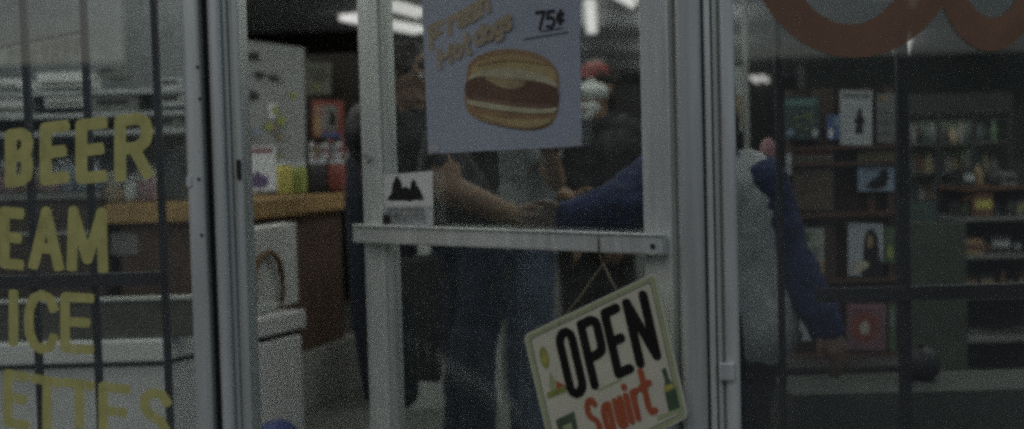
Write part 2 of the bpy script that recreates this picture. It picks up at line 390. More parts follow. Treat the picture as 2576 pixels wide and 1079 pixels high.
# ---- right window with red letters
wr = thing("shop_window", "right shop window with the lower curves of two big orange red letters", "window", (2.5, 0, .36), "large plate glass shop windows")
MB().box(PX(1848) + .004, 5.2, .0, .006, .40, 2.42).build("glass", GLASS, wr)
MB().box(PX(1848) + .002, 5.2, -.03, .04, .362, .40).build("sill_frame", ALU, wr)
def ring(cx, cy, rx, ry, icx, icy, irx, iry, a0, a1, dep=0):
    m = MB(); n = 64; N = Vector((0, -1, 0))
    for i in range(n):
        t0, t1 = R(a0 + (a1 - a0) * i / n), R(a0 + (a1 - a0) * (i + 1) / n)
        q = [P(cx + rx * math.cos(t), cy + ry * math.sin(t), -.001 - dep) for t in (t0, t1)] + [P(icx + irx * math.cos(t), icy + iry * math.sin(t), -.001 - dep) for t in (t1, t0)]
        m.add(q, [[0, 1, 2, 3]])
    return m
ring(2150, -150, 268, 296, 2138, -150, 158, 213, -300 + 360 - 25, 330 + 0 + 0 - 0 + 0, 0) if False else None
ring(2150, -150, 268, 296, 2138, -150, 158, 213, -35, 300).build("lettering", RED, wr)
ring(2492, -120, 142, 250, 2497, -120, 88, 166, 0, 360, .0015).build("lettering", RED, wr)

# ================================================================== DOOR (ajar, swung inward)
H = Vector((PX(1691), -.012, 0)); W = .95
lo, hi = R(10), R(60)
for _ in range(40):
    th = (lo + hi) / 2; e = H + Vector((-math.cos(th), math.sin(th), 0)) * W
    if (e.x - CP.x) / (e.y - CP.y) < (PX(914) / 2.6): lo = th
    else: hi = th
T = Vector((-math.cos(th), math.sin(th), 0)); N = Vector((-math.sin(th), -math.cos(th), 0))   # N towards the street
def D(px, py, off=0.0): return onplane(px, py, H + N * off, N)
def S(px, off=0.0): return (D(px, 540, off) - H).dot(T)
def dbox(s0, s1, z0, z1, o0, o1, mb=None):
    mb = mb or MB(); q = [H + T * s + N * o for s, o in ((s0, o0), (s1, o0), (s1, o1), (s0, o1))]
    return mb.prism([(p.x, p.y) for p in q], z0, z1)
door = thing("shop_door", "aluminium framed glass door standing ajar with a wide cross bar", "door", (H.x, H.y, .01))
sl, sr, bw = S(979), S(1618), .0
dbox(sl + .022, W, .02, 2.28, 0, -.045).build("stile", ALUB, door, bevel=.003)
dbox(sl + .001, sl + .021, .12, 2.18, -.006, -.04).build("glazing_bead", ALU, door, bevel=.002)
dbox(.004, sr, .02, 2.28, 0, -.045).build("stile", ALUB, door, bevel=.003)
dbox(sr + .001, sl, 2.18, 2.28, -.002, -.043).build("top_rail", ALU, door, bevel=.003)
dbox(sr + .001, sl, .02, .16, -.002, -.043).build("bottom_rail", ALU, door, bevel=.003)
dbox(sr + .001, sl + .001, .16, 2.18, -.02, -.025).build("glass", GLASSD, door)
# cross bar, bolted on the street side
o = .04
c4 = [D(886, 563, o), D(1665, 589, o), D(1665, 641, o), D(886, 609, o)]
bar = MB().slab(c4, -N * .03).build("cross_bar", ALUB, door, bevel=.005)
lipc = [D(886, 562, o + .006), D(1665, 588, o + .006), D(1665, 594, o + .006), D(886, 569, o + .006)]
MB().slab(lipc, -N * .005).build("bar_lip", ALUB, bar, bevel=.002)
q = D(1643, 618, o); MB().tube([q, q + N * .004], .006, seg=14).build("bolt", GRV, bar)
q = D(1500, 600, o); MB().slab([D(1503, 588, o + .0015), D(1507, 588, o + .0015), D(1507, 634, o + .0015), D(1503, 634, o + .0015)], -N * .001).build("seam", GRV, bar)
q = D(926, 396, 0); lk = MB().tube([q + N * .0005, q + N * .008], .013, seg=20).build("lock_cylinder", ALU, door)
MB().slab([q + N * .0085 + T * .002 + Vector((0, 0, .006)), q + N * .0085 - T * .002 + Vector((0, 0, .006)), q + N * .0085 - T * .002 - Vector((0, 0, .006)), q + N * .0085 + T * .002 - Vector((0, 0, .006))], -N * .0004).build("keyhole", GRV, lk)

# ---- burger poster on the door glass
po = .0
tl, tr, br, bl = D(1058, -70, po), D(1456, -70, po), D(1463, 369, po), D(1077, 388, po)
post = thing("burger_poster", "pale blue paper poster of a hamburger priced 75 cents on the door glass", "poster", tuple(bl))
BLUEP = mat("pale_blue_paper", (.34, .385, .46), .6, 0, .09, 4, .5)
MB().slab([tl, tr, br, bl], -N * .002).build("paper", BLUEP, post)
def pixpoly(mb, pts, off, mi=0):
    q = [D(x, y, off) for x, y in pts]
    if (q[1] - q[0]).cross(q[2] - q[1]).dot(N) < 0: q = q[::-1]
    mb.add(q, [list(range(len(q)))], mi)
def smoothpoly(pts, it=3):
    for _ in range(it):
        o = []
        for i in range(len(pts)):
            a, c = pts[i], pts[(i + 1) % len(pts)]
            o += [(.75 * a[0] + .25 * c[0], .75 * a[1] + .25 * c[1]), (.25 * a[0] + .75 * c[0], .25 * a[1] + .75 * c[1])]
        pts = o
    return pts
mb = MB()
outline = [(1172, 195), (1180, 155), (1225, 130), (1285, 122), (1350, 132), (1392, 160), (1409, 195), (1403, 235), (1407, 265), (1395, 310), (1355, 331), (1290, 326), (1225, 312), (1180, 292), (1166, 255), (1172, 225)]
pixpoly(mb, smoothpoly(outline), .0010, 0)
pixpoly(mb, smoothpoly([(1178, 185), (1195, 158), (1240, 143), (1300, 138), (1360, 150), (1395, 178), (1402, 205), (1370, 203), (1290, 196), (1210, 192)]), .0016, 1)
pixpoly(mb, smoothpoly([(1176, 196), (1205, 177), (1285, 172), (1360, 184), (1403, 210), (1400, 224), (1330, 212), (1240, 204), (1178, 208)]), .0022, 2)
pixpoly(mb, smoothpoly([(1170, 205), (1210, 190), (1290, 200), (1360, 205), (1404, 222), (1408, 250), (1396, 276), (1340, 278), (1260, 266), (1185, 254), (1168, 235)]), .0028, 3)
pixpoly(mb, smoothpoly([(1210, 192), (1260, 196), (1330, 202), (1312, 222), (1290, 226), (1262, 222), (1240, 212)], 2), .0034, 4)
pixpoly(mb, smoothpoly([(1170, 250), (1220, 258), (1300, 270), (1370, 276), (1404, 268), (1398, 286), (1330, 288), (1230, 276), (1176, 264)]), .0040, 2)
pixpoly(mb, smoothpoly([(1185, 282), (1240, 296), (1320, 304), (1390, 296), (1380, 316), (1320, 322), (1240, 308)]), .0040, 1)
pixpoly(mb, smoothpoly([(1188, 170), (1225, 148), (1290, 139), (1350, 147), (1385, 166), (1350, 160), (1285, 152), (1225, 160)]), .0042, 5)
pixpoly(mb, smoothpoly([(1180, 238), (1240, 250), (1320, 262), (1396, 262), (1390, 272), (1320, 273), (1240, 262), (1184, 250)]), .0046, 6)
pixpoly(mb, smoothpoly([(1183, 292), (1240, 308), (1310, 316), (1370, 314), (1350, 325), (1290, 323), (1225, 309)]), .0050, 5)
mb.build("hamburger_print", [PAL['bun'], PAL['bunlow'], PAL['bunlight'], PAL['meat'], PAL['gold'], PAL['bunmid'], PAL['meatlow']], post)
for (x, y) in ((1090, 372), (1447, 358)):
    q = [D(x - 14, y - 8, .0015), D(x + 12, y - 10, .0015), D(x + 15, y + 9, .0015), D(x - 12, y + 11, .0015)]
    MB().slab(q, -N * .0005).build("tape", mat("tape", (.42, .45, .48), .3), post)
mb = MB()
def slant(x0, y0, w_, h_, ang):
    ca, sa = math.cos(R(ang)), math.sin(R(ang))
    return lambda u, v: D(x0 + w_ * u * ca + h_ * v * sa * .15, y0 - w_ * u * sa + h_ * v, .0012)
for i, (ch, x, y, w_, h_) in enumerate([('F', 1083, 72, 32, 48), ('r', 1128, 36, 20, 48), ('e', 1152, 22, 22, 48), ('s', 1178, 8, 22, 48), ('h', 1206, -14, 22, 52)]):
    strokes(mb, ch, slant(x, y, w_, h_, 28), .0160, N)
for i, (ch, x, y, w_, h_) in enumerate([('H', 1105, 128, 30, 42), ('o', 1143, 106, 18, 42), ('t', 1170, 96, 12, 42), ('d', 1196, 74, 20, 42), ('o', 1221, 62, 20, 42), ('g', 1246, 50, 18, 40), ('s', 1268, 36, 18, 42)]):
    strokes(mb, ch, slant(x, y, w_, h_, 26), .0130, N)
mb.build("headline", mat("print_ochre", (.36, .31, .22), .8, 0, .15, 30), post)
mb = MB()
for ch, x, y, w_, h_ in [('7', 1349, 33, 20, 42), ('5', 1376, 31, 18, 40), ('c', 1402, 28, 14, 34)]: strokes(mb, ch, slant(x, y, w_, h_, 6), .0080, N)
for a, c in (((1360, 80), (1416, 72)), ((1318, 100), (1430, 82))):
    GL['_'] = [[(0, 0), (1, 1)]]; strokes(mb, '_', lambda u, v, a=a, c=c: D(a[0] + (c[0] - a[0]) * u, a[1] + (c[1] - a[1]) * v, .0012), .0022, N)
mb.build("price", PAL['black'], post)

# ---- small black and white flyer, lower left of the door glass
fo = .0045
fc = [D(965, 441, fo), D(1088, 431, fo), D(1089, 566, fo), D(968, 566, fo)]
sheet("flyer", "small white flyer with a black jagged silhouette on the lower left of the door glass", "flyer", fc,
      [([(.07,.52),(.08,.46),(.14,.40),(.17,.34),(.18,.2),(.22,.14),(.24,.06),(.30,.05),(.34,.12),(.38,.2),(.38,.27),(.42,.29),(.44,.25),(.48,.25),(.50,.3),(.55,.3),(.56,.22),(.58,.16),(.62,.13),(.66,.16),(.68,.24),(.74,.32),(.78,.40),(.82,.5),(.82,.54),(.6,.53),(.55,.56),(.4,.53),(.2,.53)], PAL['black'])] +
      [(rc(0, .64, 1, 1), PAL['pale'])] + scribble(3, 3, PAL['grey'], .1, .9, .68, .95) + [(rc(.02, .78, .18, .97), PAL['black'])], mat("bright_paper", (.72, .74, .74), .7, 0, .05, 10), t=.0015)

# ---- hanging OPEN sign
sc = [P(1317, 842, .10), P(1648, 684, -.075), P(1731, 1049, -.075), P(1402, 1207, .10)]
tl, tr, br, bl = sc; n = (tr - tl).cross(bl - tl).normalized()
if n.y > 0: n = -n
sign = thing("open_sign", "tilted cream sign reading OPEN Squirt with a green edge, hung on the door bar", "sign", tuple((bl + br) / 2))
sm = lambda u, v: (tl * (1 - u) + tr * u) * (1 - v) + (bl * (1 - u) + br * u) * v
def rp(m, d, rr):
    o = []
    for (cx, cy, a0) in ((d + rr, d + rr, 180), (1 - d - rr, d + rr, 270), (1 - d - rr, 1 - d - rr, 0), (d + rr, 1 - d - rr, 90)):
        o += [sm(cx + rr * math.cos(R(a0 + k * 15)), cy + rr * math.sin(R(a0 + k * 15))) + n * m for k in range(7)]
    return o
CREAM = mat("sign_cream", (.76, .76, .60), .5, 0, .08, 12); GEDGE = mat("sign_green_edge", (.44, .52, .28), .5, 0, .12, 30)
bd = MB().slab(rp(0, 0, .035), -n * .005).build("board", CREAM, sign)
mb = MB(); a, c = rp(.0006, .012, .03), rp(.0006, .034, .025)
mb.add(a + c, [[i, (i + 1) % 28, 28 + (i + 1) % 28, 28 + i] for i in range(28)], 0)
a, c = rp(.0006, .040, .022), rp(.0006, .047, .02)
mb.add(a + c, [[i, (i + 1) % 28, 28 + (i + 1) % 28, 28 + i] for i in range(28)], 1)
mb.build("border", [GEDGE, PAL['green']], sign)
def st(mb, ch, u0, v0, u1, v1, wd, cap, mi=0):
    strokes(mb, ch, lambda u, v: sm(u0 + (u1 - u0) * u, v0 + (v1 - v0) * v) + n * .0008, wd, n, mi, cap=cap)
SW = (tr - tl).length
mb = MB(); wd = .058 * SW; h = .029
for ch, u0, u1 in (('O', .222, .372), ('P', .398, .566), ('E', .580, .722), ('N', .742, .920)): st(mb, ch, u0 + h, .075 + h, u1 - h, .548 - h, wd, True)
mb.build("open_lettering", PAL['black'], sign)
mb = MB(); SQ = mat("sign_red", (.50, .13, .06), .5, 0, .1, 30); wd = .039 * SW
for ch, u0, u1 in (('S', .325, .405), ('q', .435, .500), ('u', .530, .590), ('i', .612, .640), ('r', .665, .715), ('t', .725, .810)):
    st(mb, ch, u0 + .01, .60, u1 - .01, .855, wd, True)
mb.build("brand_lettering", SQ, sign)
mb = MB(); mats = [PAL['yellow'], PAL['green'], SQ, GEDGE, PAL['lime']]
def sp(pts, k, mi):
    q = [sm(u, v) + n * (.0007 + .0003 * k) for u, v in pts]
    if (q[1] - q[0]).cross(q[2] - q[1]).dot(n) < 0: q = q[::-1]
    mb.add(q, [list(range(len(q)))], mi)
sp(el(.115, .20, .032, .075), 1, 4); sp(el(.118, .20, .020, .05), 2, 0); mb.build("lemon_print", mats, sign); mb = MB()
sp([(.13, .30), (.16, .38), (.20, .44), (.11, .44), (.10, .40)], 1, 3); sp([(.165, .38), (.215, .43), (.15, .43)], 2, 2); sp([(.07, .425), (.22, .435), (.22, .475), (.07, .465)], 3, 4); mb.build("ribbon_print", mats, sign); mb = MB()
sp([(.90, .62), (.93, .62), (.935, .70), (.965, .77), (.965, .92), (.885, .92), (.885, .78), (.905, .70)], 1, 1); sp(rc(.888, .735, .955, .775), 2, 0); sp([(.80, .90), (.965, .915), (.965, .935), (.80, .93)], 2, 3); mb.build("bottle_print", mats, sign); mb = MB()
sp([(.09, .62), (.24, .62), (.23, .92), (.105, .92)], 1, 1); sp(rc(.13, .68, .2, .8), 2, 3); mb.build("carton_print", mats, sign); mb = MB()
sp(rc(.44, .555, .62, .57), 1, 3)
mb.build("tagline_strip", mats, sign)
apex = D(1505, 586, .052)
rp0, rp1 = sm(.275, .03), sm(.73, .03)
mb = MB()
mb.tube([D(1508, 640, .048), P(1518, 662, .02), (rp0 + P(1518, 662, .02)) / 2 + Vector((0, 0, -.004)), rp0], .0022, seg=6)
mb.tube([P(1518, 662, .02), (rp1 + P(1518, 662, .02)) / 2 + Vector((0, 0, -.002)), rp1], .0022, seg=6)
mb.tube([apex, D(1507, 612, .052), D(1508, 640, .048)], .0018, seg=6)
mb.build("string", mat("twine", (.22, .2, .14), .9), sign, smooth=True)

# ================================================================== CEILING LIGHTS
first = []
def ceiling_light(a, c, wd, label, z=CZ):
    a, c = Vector((a.x, a.y, 0)), Vector((c.x, c.y, 0)); d = (c - a).normalized(); s_ = Vector((-d.y, d.x, 0))
    t = thing("ceiling_light", label, "ceiling light", ((a.x + c.x) / 2, (a.y + c.y) / 2, z - .09), "lit tubes on the ceiling")
    q = lambda k, e: [(p.x, p.y) for p in (a - s_ * k - d * e, c - s_ * k + d * e, c + s_ * k + d * e, a + s_ * k - d * e)]
    MB().prism(q(wd, .03), z - .03, z - .002).build("housing", WHITE, t, bevel=.004)
    A, C = a + Vector((0, 0, z - .06)), c + Vector((0, 0, z - .06))
    for k in (-1, 1): MB().tube([A + s_ * k * wd * .5, C + s_ * k * wd * .5], .026, seg=12).build("tube", TUBE, t, smooth=True)
    return t
zz = CZ - .06
ceiling_light(G(872, 45, zz), G(1058, 80, zz), .10, "long lit tube crossing behind the free edge of the door")
ceiling_light(G(975, 14, zz), G(1062, 38, zz), .08, "dimmer lit tube just above the long one near the poster edge")
ceiling_light(G(1484, 10, zz), G(1489, 80, zz), .05, "upright looking lit tube just right of the burger poster")
ceiling_light(G(1570, -10, zz), G(1610, 12, zz), .12, "lit tube cut by the top edge beside the door's right stile")
ceiling_light(G(2305, -30, zz), G(2282, 16, zz), .08, "lit tube at the top edge inside the bowl of the red letter")
ceiling_light(G(2276, 92, zz), G(2268, 134, zz), .09, "lit tube just under the gap between the two red letters")
ceiling_light(G(2247, 178, zz), G(2242, 199, zz), .09, "smallest and farthest lit tube in the right window")
ceiling_light(G(1902, 196, zz), G(1932, 214, zz), .14, "slanted lit tube just right of the hinge side post")
for x in (-3.6, -1.6, .4, 2.4, 4.4):  # fill lights added out of view to brighten the interior
    for y in (.7, 2.2, 3.6):
        t = thing("ceiling_light", "added fill light with a wide diffuser near the shop front, unseen above the picture", "ceiling light", (x, y, CZ - .09), "added fill lights on the front ceiling")
        MB().box(x - .03, x + .03, y - .65, y + .65, CZ - .20, CZ - .16).build("housing", WHITE, t)
        for e in (-.5, .5): MB().box(x - .004, x + .004, y + e - .004, y + e + .004, CZ - .159, CZ - .001).build("hanger", BLK, t)
        MB().box(x - .15, x + .15, y - .62, y + .62, CZ - .26, CZ - .201).build("diffuser", DIFF, t, bevel=.01)

for x, y in ((0, 7.9), (-.02, 10.3), (.02, 12.8), (1.6, 7.9), (1.97, 10.3), (2.33, 12.8)):  # more fill lights, added out of sight to brighten the rear ceiling
    t = thing("ceiling_light", "added fill light with a wide diffuser further back, hidden behind the poster or a post", "ceiling light", (x, y, CZ - .2), "added fill lights at the rear")
    MB().box(x - .03, x + .03, y - .6, y + .6, CZ - .13, CZ - .1).build("housing", WHITE, t)
    for e in (-.5, .5): MB().box(x - .004, x + .004, y + e - .004, y + e + .004, CZ - .099, CZ - .001).build("hanger", BLK, t)
    MB().box(x - .13, x + .13, y - .58, y + .58, CZ - .2, CZ - .131).build("diffuser", DIFF, t, bevel=.01)
# ================================================================== LEFT INTERIOR
# long counter with an orange wood top
a, c = G(621, 505, 1.08), G(880, 486, 1.08)
f0 = G(250, 520, 1.08); f0 = Vector((f0.x, a.y - .02, 0))
LX = P(262, 540, a.y).x
top = [(a.x, a.y), (c.x, c.y), (c.x - .55, c.y + .05), (LX, c.y + .05), (LX, a.y)]
ctr = thing("counter", "long shop counter with an orange wood top edge and dark brown front", "counter", (a.x - .6, a.y + .5, 0))
MB().prism(top, .995, 1.08).build("countertop", WOOD, ctr, bevel=.006)
ins = .05
body = [(a.x - ins, a.y + ins), (c.x - ins, c.y - .02), (c.x - .6, c.y - .02), (LX + .05, c.y), (LX + .05, a.y + ins)]
b0 = G(782, 1032, 0); b1 = G(925, 968, 0)
MB().prism(body, .30, .994).build("front_panel", DWOOD, ctr)
MB().prism([(a.x - .03, a.y + .03), (b1.x, b1.y), (b1.x - .6, b1.y), (LX + .06, b1.y), (LX + .06, a.y + .03)], 0, .298).build("kick_board", mat("kick_grey", (.26, .27, .255), .6, 0, .15, 5), ctr, bevel=.004)
# white low cabinet in front of it, with ledge
k0, k1 = G(412, 852, .66), G(770, 776, .66)
dv = (k1 - k0).normalized()
lowc = thing("white_cabinet", "low white cabinet with a projecting ledge in front of the counter", "cabinet", (k0.x, k0.y, 0))
MB().prism([(k0.x, k0.y), (k1.x, k1.y), (k1.x - 1.0, k1.y + .08), (-3.4, k0.y + .85), (-3.4, k0.y - .02)], .585, .66).build("ledge", WHITE, lowc, bevel=.008)
i0, i1 = k0 + Vector((-.015, .03, 0)), k1 + Vector((-.012, -.05, 0))
MB().prism([(i0.x, i0.y), (i1.x, i1.y), (i1.x - 1, i1.y + .05), (-3.38, i0.y + .8), (-3.38, i0.y)], 0.0, .566).build("body", WHITE, lowc, bevel=.006)
MB().prism([(i0.x - .01, i0.y + .01), (i1.x - .01, i1.y), (i1.x - 1, i1.y + .06), (-3.37, i0.y + .79), (-3.37, i0.y + .01)], .567, .584).build("shadow_strip", GRV, lowc)  # dark filler strip paints the shadow line into the groove under the ledge
# white end panel with brown arched handle
e0, e1 = P(628, 566, 1.75), P(744, 548, 2.25)
e2 = P(636, 800, 1.75); e3 = P(752, 780, 2.25)
ep = thing("end_panel", "white upright panel with a brown arched loop between counter top and low cabinet", "panel", (e0.x, e0.y, .661))
en = Vector((-(e1.y - e0.y), e1.x - e0.x, 0)).normalized()
MB().prism([(e0.x, e0.y), (e1.x, e1.y), (e1.x - .08, e1.y + .03), (e0.x - .08, e0.y + .03)], .662, .993).build("panel", WHITE2, ep, bevel=.004)
def EPN(px, py, off=.0):
    o_ = Vector((e0.x, e0.y, 0)); nn = Vector((e1.y - e0.y, -(e1.x - e0.x), 0)).normalized(); return onplane(px, py, o_ + nn * off, nn)
arch = [(642, 768), (640, 735), (640, 695), (646, 665), (660, 642), (676, 632), (692, 640), (704, 662), (710, 695), (712, 735), (706, 770)]
MB().tube([EPN(x, y, .02) for x, y in arch], .011, seg=10).build("arched_handle", mat("brown_leather", (.16, .085, .035), .5), ep, smooth=True)
MB().tube([EPN(632, 772, .03), EPN(705, 764, .03)], .006).build("ledge_trim", ALUB, ep, smooth=True)
# blue domed bin
q = G(678, 1062, .36)
bn = thing("bin", "small bin with a dark blue domed top at the bottom edge by the white cabinet", "bin", (q.x + .03, q.y - .02, 0))
MB().lathe((q.x + .03, q.y - .02, 0), [(.06, 0), (.075, .02), (.08, .26), (.083, .262)]).build("body", WHITE2, bn, smooth=True)
MB().lathe((q.x + .03, q.y - .02, 0), [(.085, .262), (.083, .29), (.07, .335), (.045, .36), (.015, .372), (.002, .374)]).build("lid", pm("lid_blue", (.05, .07, .2)), bn, smooth=True)

# big white wall placard and small posters behind the counter
def flower(seed, cu, cv, sz, cols):
    rr = random.Random(seed); out = []
    for i in range(9):
        out.append((el(cu + rr.uniform(-sz, sz), cv + rr.uniform(-sz, sz) * .7, rr.uniform(.03, .08), rr.uniform(.012, .035), 10, .3, seed + i), rr.choice(cols)))
    return out
sheet("placard", "large pale placard with dark writing and yellow flowers standing behind the counter", "placard",
      [P(600, 100, 3.2), P(766, 121, 3.5), P(770, 480, 3.5), P(600, 490, 3.2)],
      [(el(.15, .1, .1, .03, 12, .3, 4), PAL['dark']), (el(.25, .1, .06, .03, 12, .3, 5), PAL['dark']), (rc(.2, .2, .62, .205), PAL['grey']), (el(.3, .22, .09, .025, 10, .3, 6), PAL['dark']), (el(.5, .235, .09, .025, 10, .3, 7), PAL['dark']), (el(.62, .25, .05, .02, 10, .3, 7), PAL['grey']),
       (el(.2, .36, .12, .035, 12, .35, 8), PAL['dark']), (el(.8, .34, .06, .03, 10, .3, 9), PAL['lime']), (rc(.42, .4, .55, .5), mat("bright_paper", (.72, .74, .74)))] +
      flower(11, .55, .55, .2, [PAL['lime'], PAL['gold'], PAL['yellow'], PAL['grey']]) + flower(12, .35, .75, .22, [PAL['grey'], PAL['sky'], PAL['lime']]) + [(rc(.72, .6, .725, .95), PAL['grey'])], mat("placard_white", (.31, .33, .33), .7, 0, .1, 5), t=.01)
sheet("small_notice", "dim grey green notice high on the dark wall right of the placard", "notice", pc(772, 160, 832, 238, 4.2), scribble(5, 4, PAL['dark'], .1, .9, .1, .6) + flower(6, .4, .7, .2, [PAL['lime'], PAL['dark']]), pm("dim_notice", (.14, .15, .12)), t=.01)
sheet("magazine_cover", "reddish magazine cover with a small dark figure, right of the placard", "magazine", pc(786, 252, 864, 346, 4.1, 3), [(rc(.04, .03, .5, .12), PAL['red']), (rc(.05, .16, .3, .95), PAL['tan']), (rc(.3, .14, .8, .8), PAL['grey']), (el(.65, .5, .1, .22, 12, .2, 3), PAL['black']), (rc(.3, .85, .9, .98), PAL['blue']), (el(.25, .3, .12, .1, 10, .2, 5), PAL['pink'])], PAL['red'], t=.01)
def carton(name, label, cat, x0, y0, x1, y1, Y, dep, m, marks=(), group=None):
    tl, tr, br, bl = P(x0, y0, Y), P(x1, y0, Y), P(x1, y1, Y), P(x0, y1, Y)
    mb = MB(); mb.box(tl.x, tr.x, Y, Y + dep, bl.z, tl.z, 0); mats = [m]
    for k, (pts, mm) in enumerate(marks):
        if mm not in mats: mats.append(mm)
        q = [Vector((tl.x + (tr.x - tl.x) * u, Y - .0008 * (k + 1), tl.z + (bl.z - tl.z) * v)) for u, v in pts]
        if (q[1] - q[0]).cross(q[2] - q[1]).y > 0: q = q[::-1]
        mb.add(q, [list(range(len(q)))], mats.index(mm))
    o_ = mb.build(name, mats); return tag(o_, label, cat, group)
CT = 1.082
def ycounter(px, py):     # where a pixel meets the counter top
    g = G(px, py, CT); return g.y
carton("display_card", "white display card with a pink heading and a purple blob on the counter end", "display card", 614, 370, 690, 481, 2.2, .03, mat("bright_paper", (.72, .74, .74)),
       [(rc(.05, .04, .95, .16), PAL['pink']), (el(.45, .8, .33, .16, 18, .08, 4), PAL['purple']), (el(.4, .68, .18, .1, 14, .1, 5), PAL['purple'])])
def jar(px0, px1, py0, py1, Y, m, label, lid=PAL['pale']):
    c = P((px0 + px1) / 2, py1, Y); r = (P(px1, py1, Y).x - P(px0, py1, Y).x) / 2; h = P(px0, py0, Y).z - c.z
    t = thing("candy_jar", label, "jar", tuple(c), "jars and tubs on the counter")
    MB().lathe(c, [(r * .9, 0), (r, .01), (r, h * .8), (r * .85, h * .88)]).build("jar_body", m, t, smooth=True)
    MB().lathe(c, [(r * .88, h * .882), (r * .9, h * .9), (r * .9, h), (r * .3, h * 1.01)]).build("lid", lid, t, smooth=True)
    return t
jar(698, 735, 408, 489, 2.5, PAL['yellow'], "yellow speckled jar next to the white display card")
jar(735, 773, 412, 487, 2.6, PAL['lime'], "lime yellow jar, the right one of the yellow pair")
jar(778, 824, 405, 484, 2.9, PAL['dark'], "dark jar with a pale lid in the middle of the counter")
jar(828, 872, 405, 482, 3.1, PAL['red'], "dark red tub nearest the door edge on the counter")
rr = random.Random(5)
for i in range(9):
    x = 778 + i * 11.5; y1 = 402; y0 = 352 + rr.uniform(-6, 16)
    carton("packet", ["white packet", "pinkish packet", "pale packet"][i % 3] + " in the bright row behind the counter jars, number %d place from the left" % (i + 1) if False else ["white packet", "pinkish packet", "pale packet"][i % 3] + " in the row under the reddish magazine cover", "packet", x, y0, x + 10, y1, 4.0, .05, [PAPER, PAL['pink'], PAL['pale']][i % 3], [(rc(.15, .3, .85, .6), rr.choice([PAL['lime'], PAL['red'], PAL['grey'], PAL['sky']]))], "packets behind the counter")
sb = MB(); q0, q1 = P(770, 403, 3.95), P(885, 403, 3.95); sb.box(-3.2, q1.x, 3.93, 4.4, q0.z - .03, q0.z - .002); sb.box(-3.2, q1.x, 4.38, 4.42, 1.0, 1.0 + .9)
tag(sb.build("back_shelf", pm("shelf_blackbrown", (.022, .018, .014))), "dark shelf behind the counter carrying the bright packets", "shelf")

# things seen through the left window
rack_m = mat("rack_wire", (.05, .056, .07), .5)
gr = thing("window_grille", "black bars with one cross bar standing inside the lettered left window", "grille", (PX(240, .3), .3, 0), "black grilles inside the windows")
for px in (-70, 82, 232, 408):
    xx = P(px, 540, .3).x; MB().box(xx - .008, xx + .008, .292, .308, 0, 2.45).build("bar", rack_m, gr)
xx0, xx1 = P(-400, 700, .3).x, P(414, 706, .3).x; zc = P(200, 702, .3).z
MB().box(xx0, xx1, .27, .291, zc - .016, zc + .016).build("cross_bar", rack_m, gr)
# bright shelves with white cartons (left window, upper)
lefts = thing("wall_shelf", "pale shelving unit behind the left window above the word BEER", "shelf", (P(200, 300, 2.6).x, 2.6, 0))
for k, py in enumerate((228, 285, 330)):
    z = P(200, py, 2.6).z; MB().box(-4.2, P(462, py, 2.6).x, 2.6, 2.9, z - .02, z).build("shelf_board", PAL['pale'], lefts)
MB().box(-4.2, P(462, 300, 2.6).x, 2.92, 2.95, .0, 2.4).build("back_panel", pm("panel_greyblue", (.20, .22, .23)), lefts)
lab = ["white carton on the top shelf over the letters EE", "white carton on the second shelf over the letters EE", "white carton at the left picture edge, upper", "large white carton at the left picture edge, lower", "greyish carton beside the post, upper shelf", "greyish carton beside the post, second shelf", "small grey box between the two bars, top shelf", "dim box over the letter R", "pale box beside the post above the BEER jars"]
for i, (x0, y0, x1, y1, m) in enumerate([(92, 184, 214, 222, PAPER), (112, 238, 214, 272, PAPER), (-30, 200, 46, 224, PAPER), (-30, 240, 68, 292, PAPER), (402, 196, 458, 224, PAL['pale']), (400, 232, 460, 270, PAL['pale']), (245, 168, 300, 196, PAL['grey']), (230, 240, 345, 284, PAL['grey']), (398, 290, 444, 328, PAL['grey'])]):
    carton("carton", lab[i], "carton", x0, y0, x1, y1, 2.62, .2, m, [(rc(.06, .62, .94, .9), PAL['grey'])] if i < 4 else [(rc(.1, .3, .8, .6), PAL['dark'])], "cartons on the pale shelving")
# slanted board standing in for a street sign reflected in the pane
sheet("reflected_sign_board", "slanted grey board with dark strokes at the upper left, standing in for a reflected street sign", "board",
      [P(-60, 130, 1.6), P(222, 72, 1.9), P(222, 150, 1.9), P(-60, 178, 1.6)],
      [(rc(0, 0, 1, .10), PAL['dark'])] + [(rc(.28 + i * .1, .26, .31 + i * .1, .80), PAL['grey']) for i in range(7)] + [(rc(.28 + i * .1, .26, .34 + i * .1, .40), PAL['grey']) for i in (0, 1, 3, 4, 6)], pm("sign_reflection_grey", (.25, .27, .27)), t=.02)
# glass candy domes / pastry cases behind BEER
PLAS = glass_mat("clear_plastic", .12, 2.5)
rr = random.Random(9); a_y = f0.y
for i in range(9):
    x = -20 + i * 50 + rr.uniform(-6, 6); g = P(x, 490, a_y + rr.uniform(.09, .16)); g.z = 1.082 if x > 262 else P(130, 487, a_y).z + .001
    r = .055; hh = .14 + rr.uniform(0, .05)
    t = thing("candy_jar", "clear domed jar of sweets behind the word BEER", "jar", tuple(g), "domed candy jars behind the word BEER")
    MB().lathe(g, [(r, 0), (r * 1.04, .02), (r * 1.04, hh * .75), (r * .8, hh * .93), (r * .25, hh)]).build("dome", PLAS, t, smooth=True)
    MB().lathe(g, [(r * .9, .003), (r * .95, .02), (r * .9, hh * rr.uniform(.35, .6)), (r * .1, hh * .66)]).build("sweets", rr.choice([PAL['pale'], PAL['brown'], PAL['sky'], PAPER, PAL['pink'], PAL['tan']]), t, smooth=True)
zt = P(130, 487, a_y).z
dc = thing("display_case", "dark glazed display case with a thin bright top edge behind the letters EAM", "display case", (LX - .8, a_y + .3, 0))
MB().box(-3.9, LX - .012, a_y + .02, a_y + .55, 0, zt - .03).build("case_body", pm("case_brown", (.07, .06, .05)), dc)
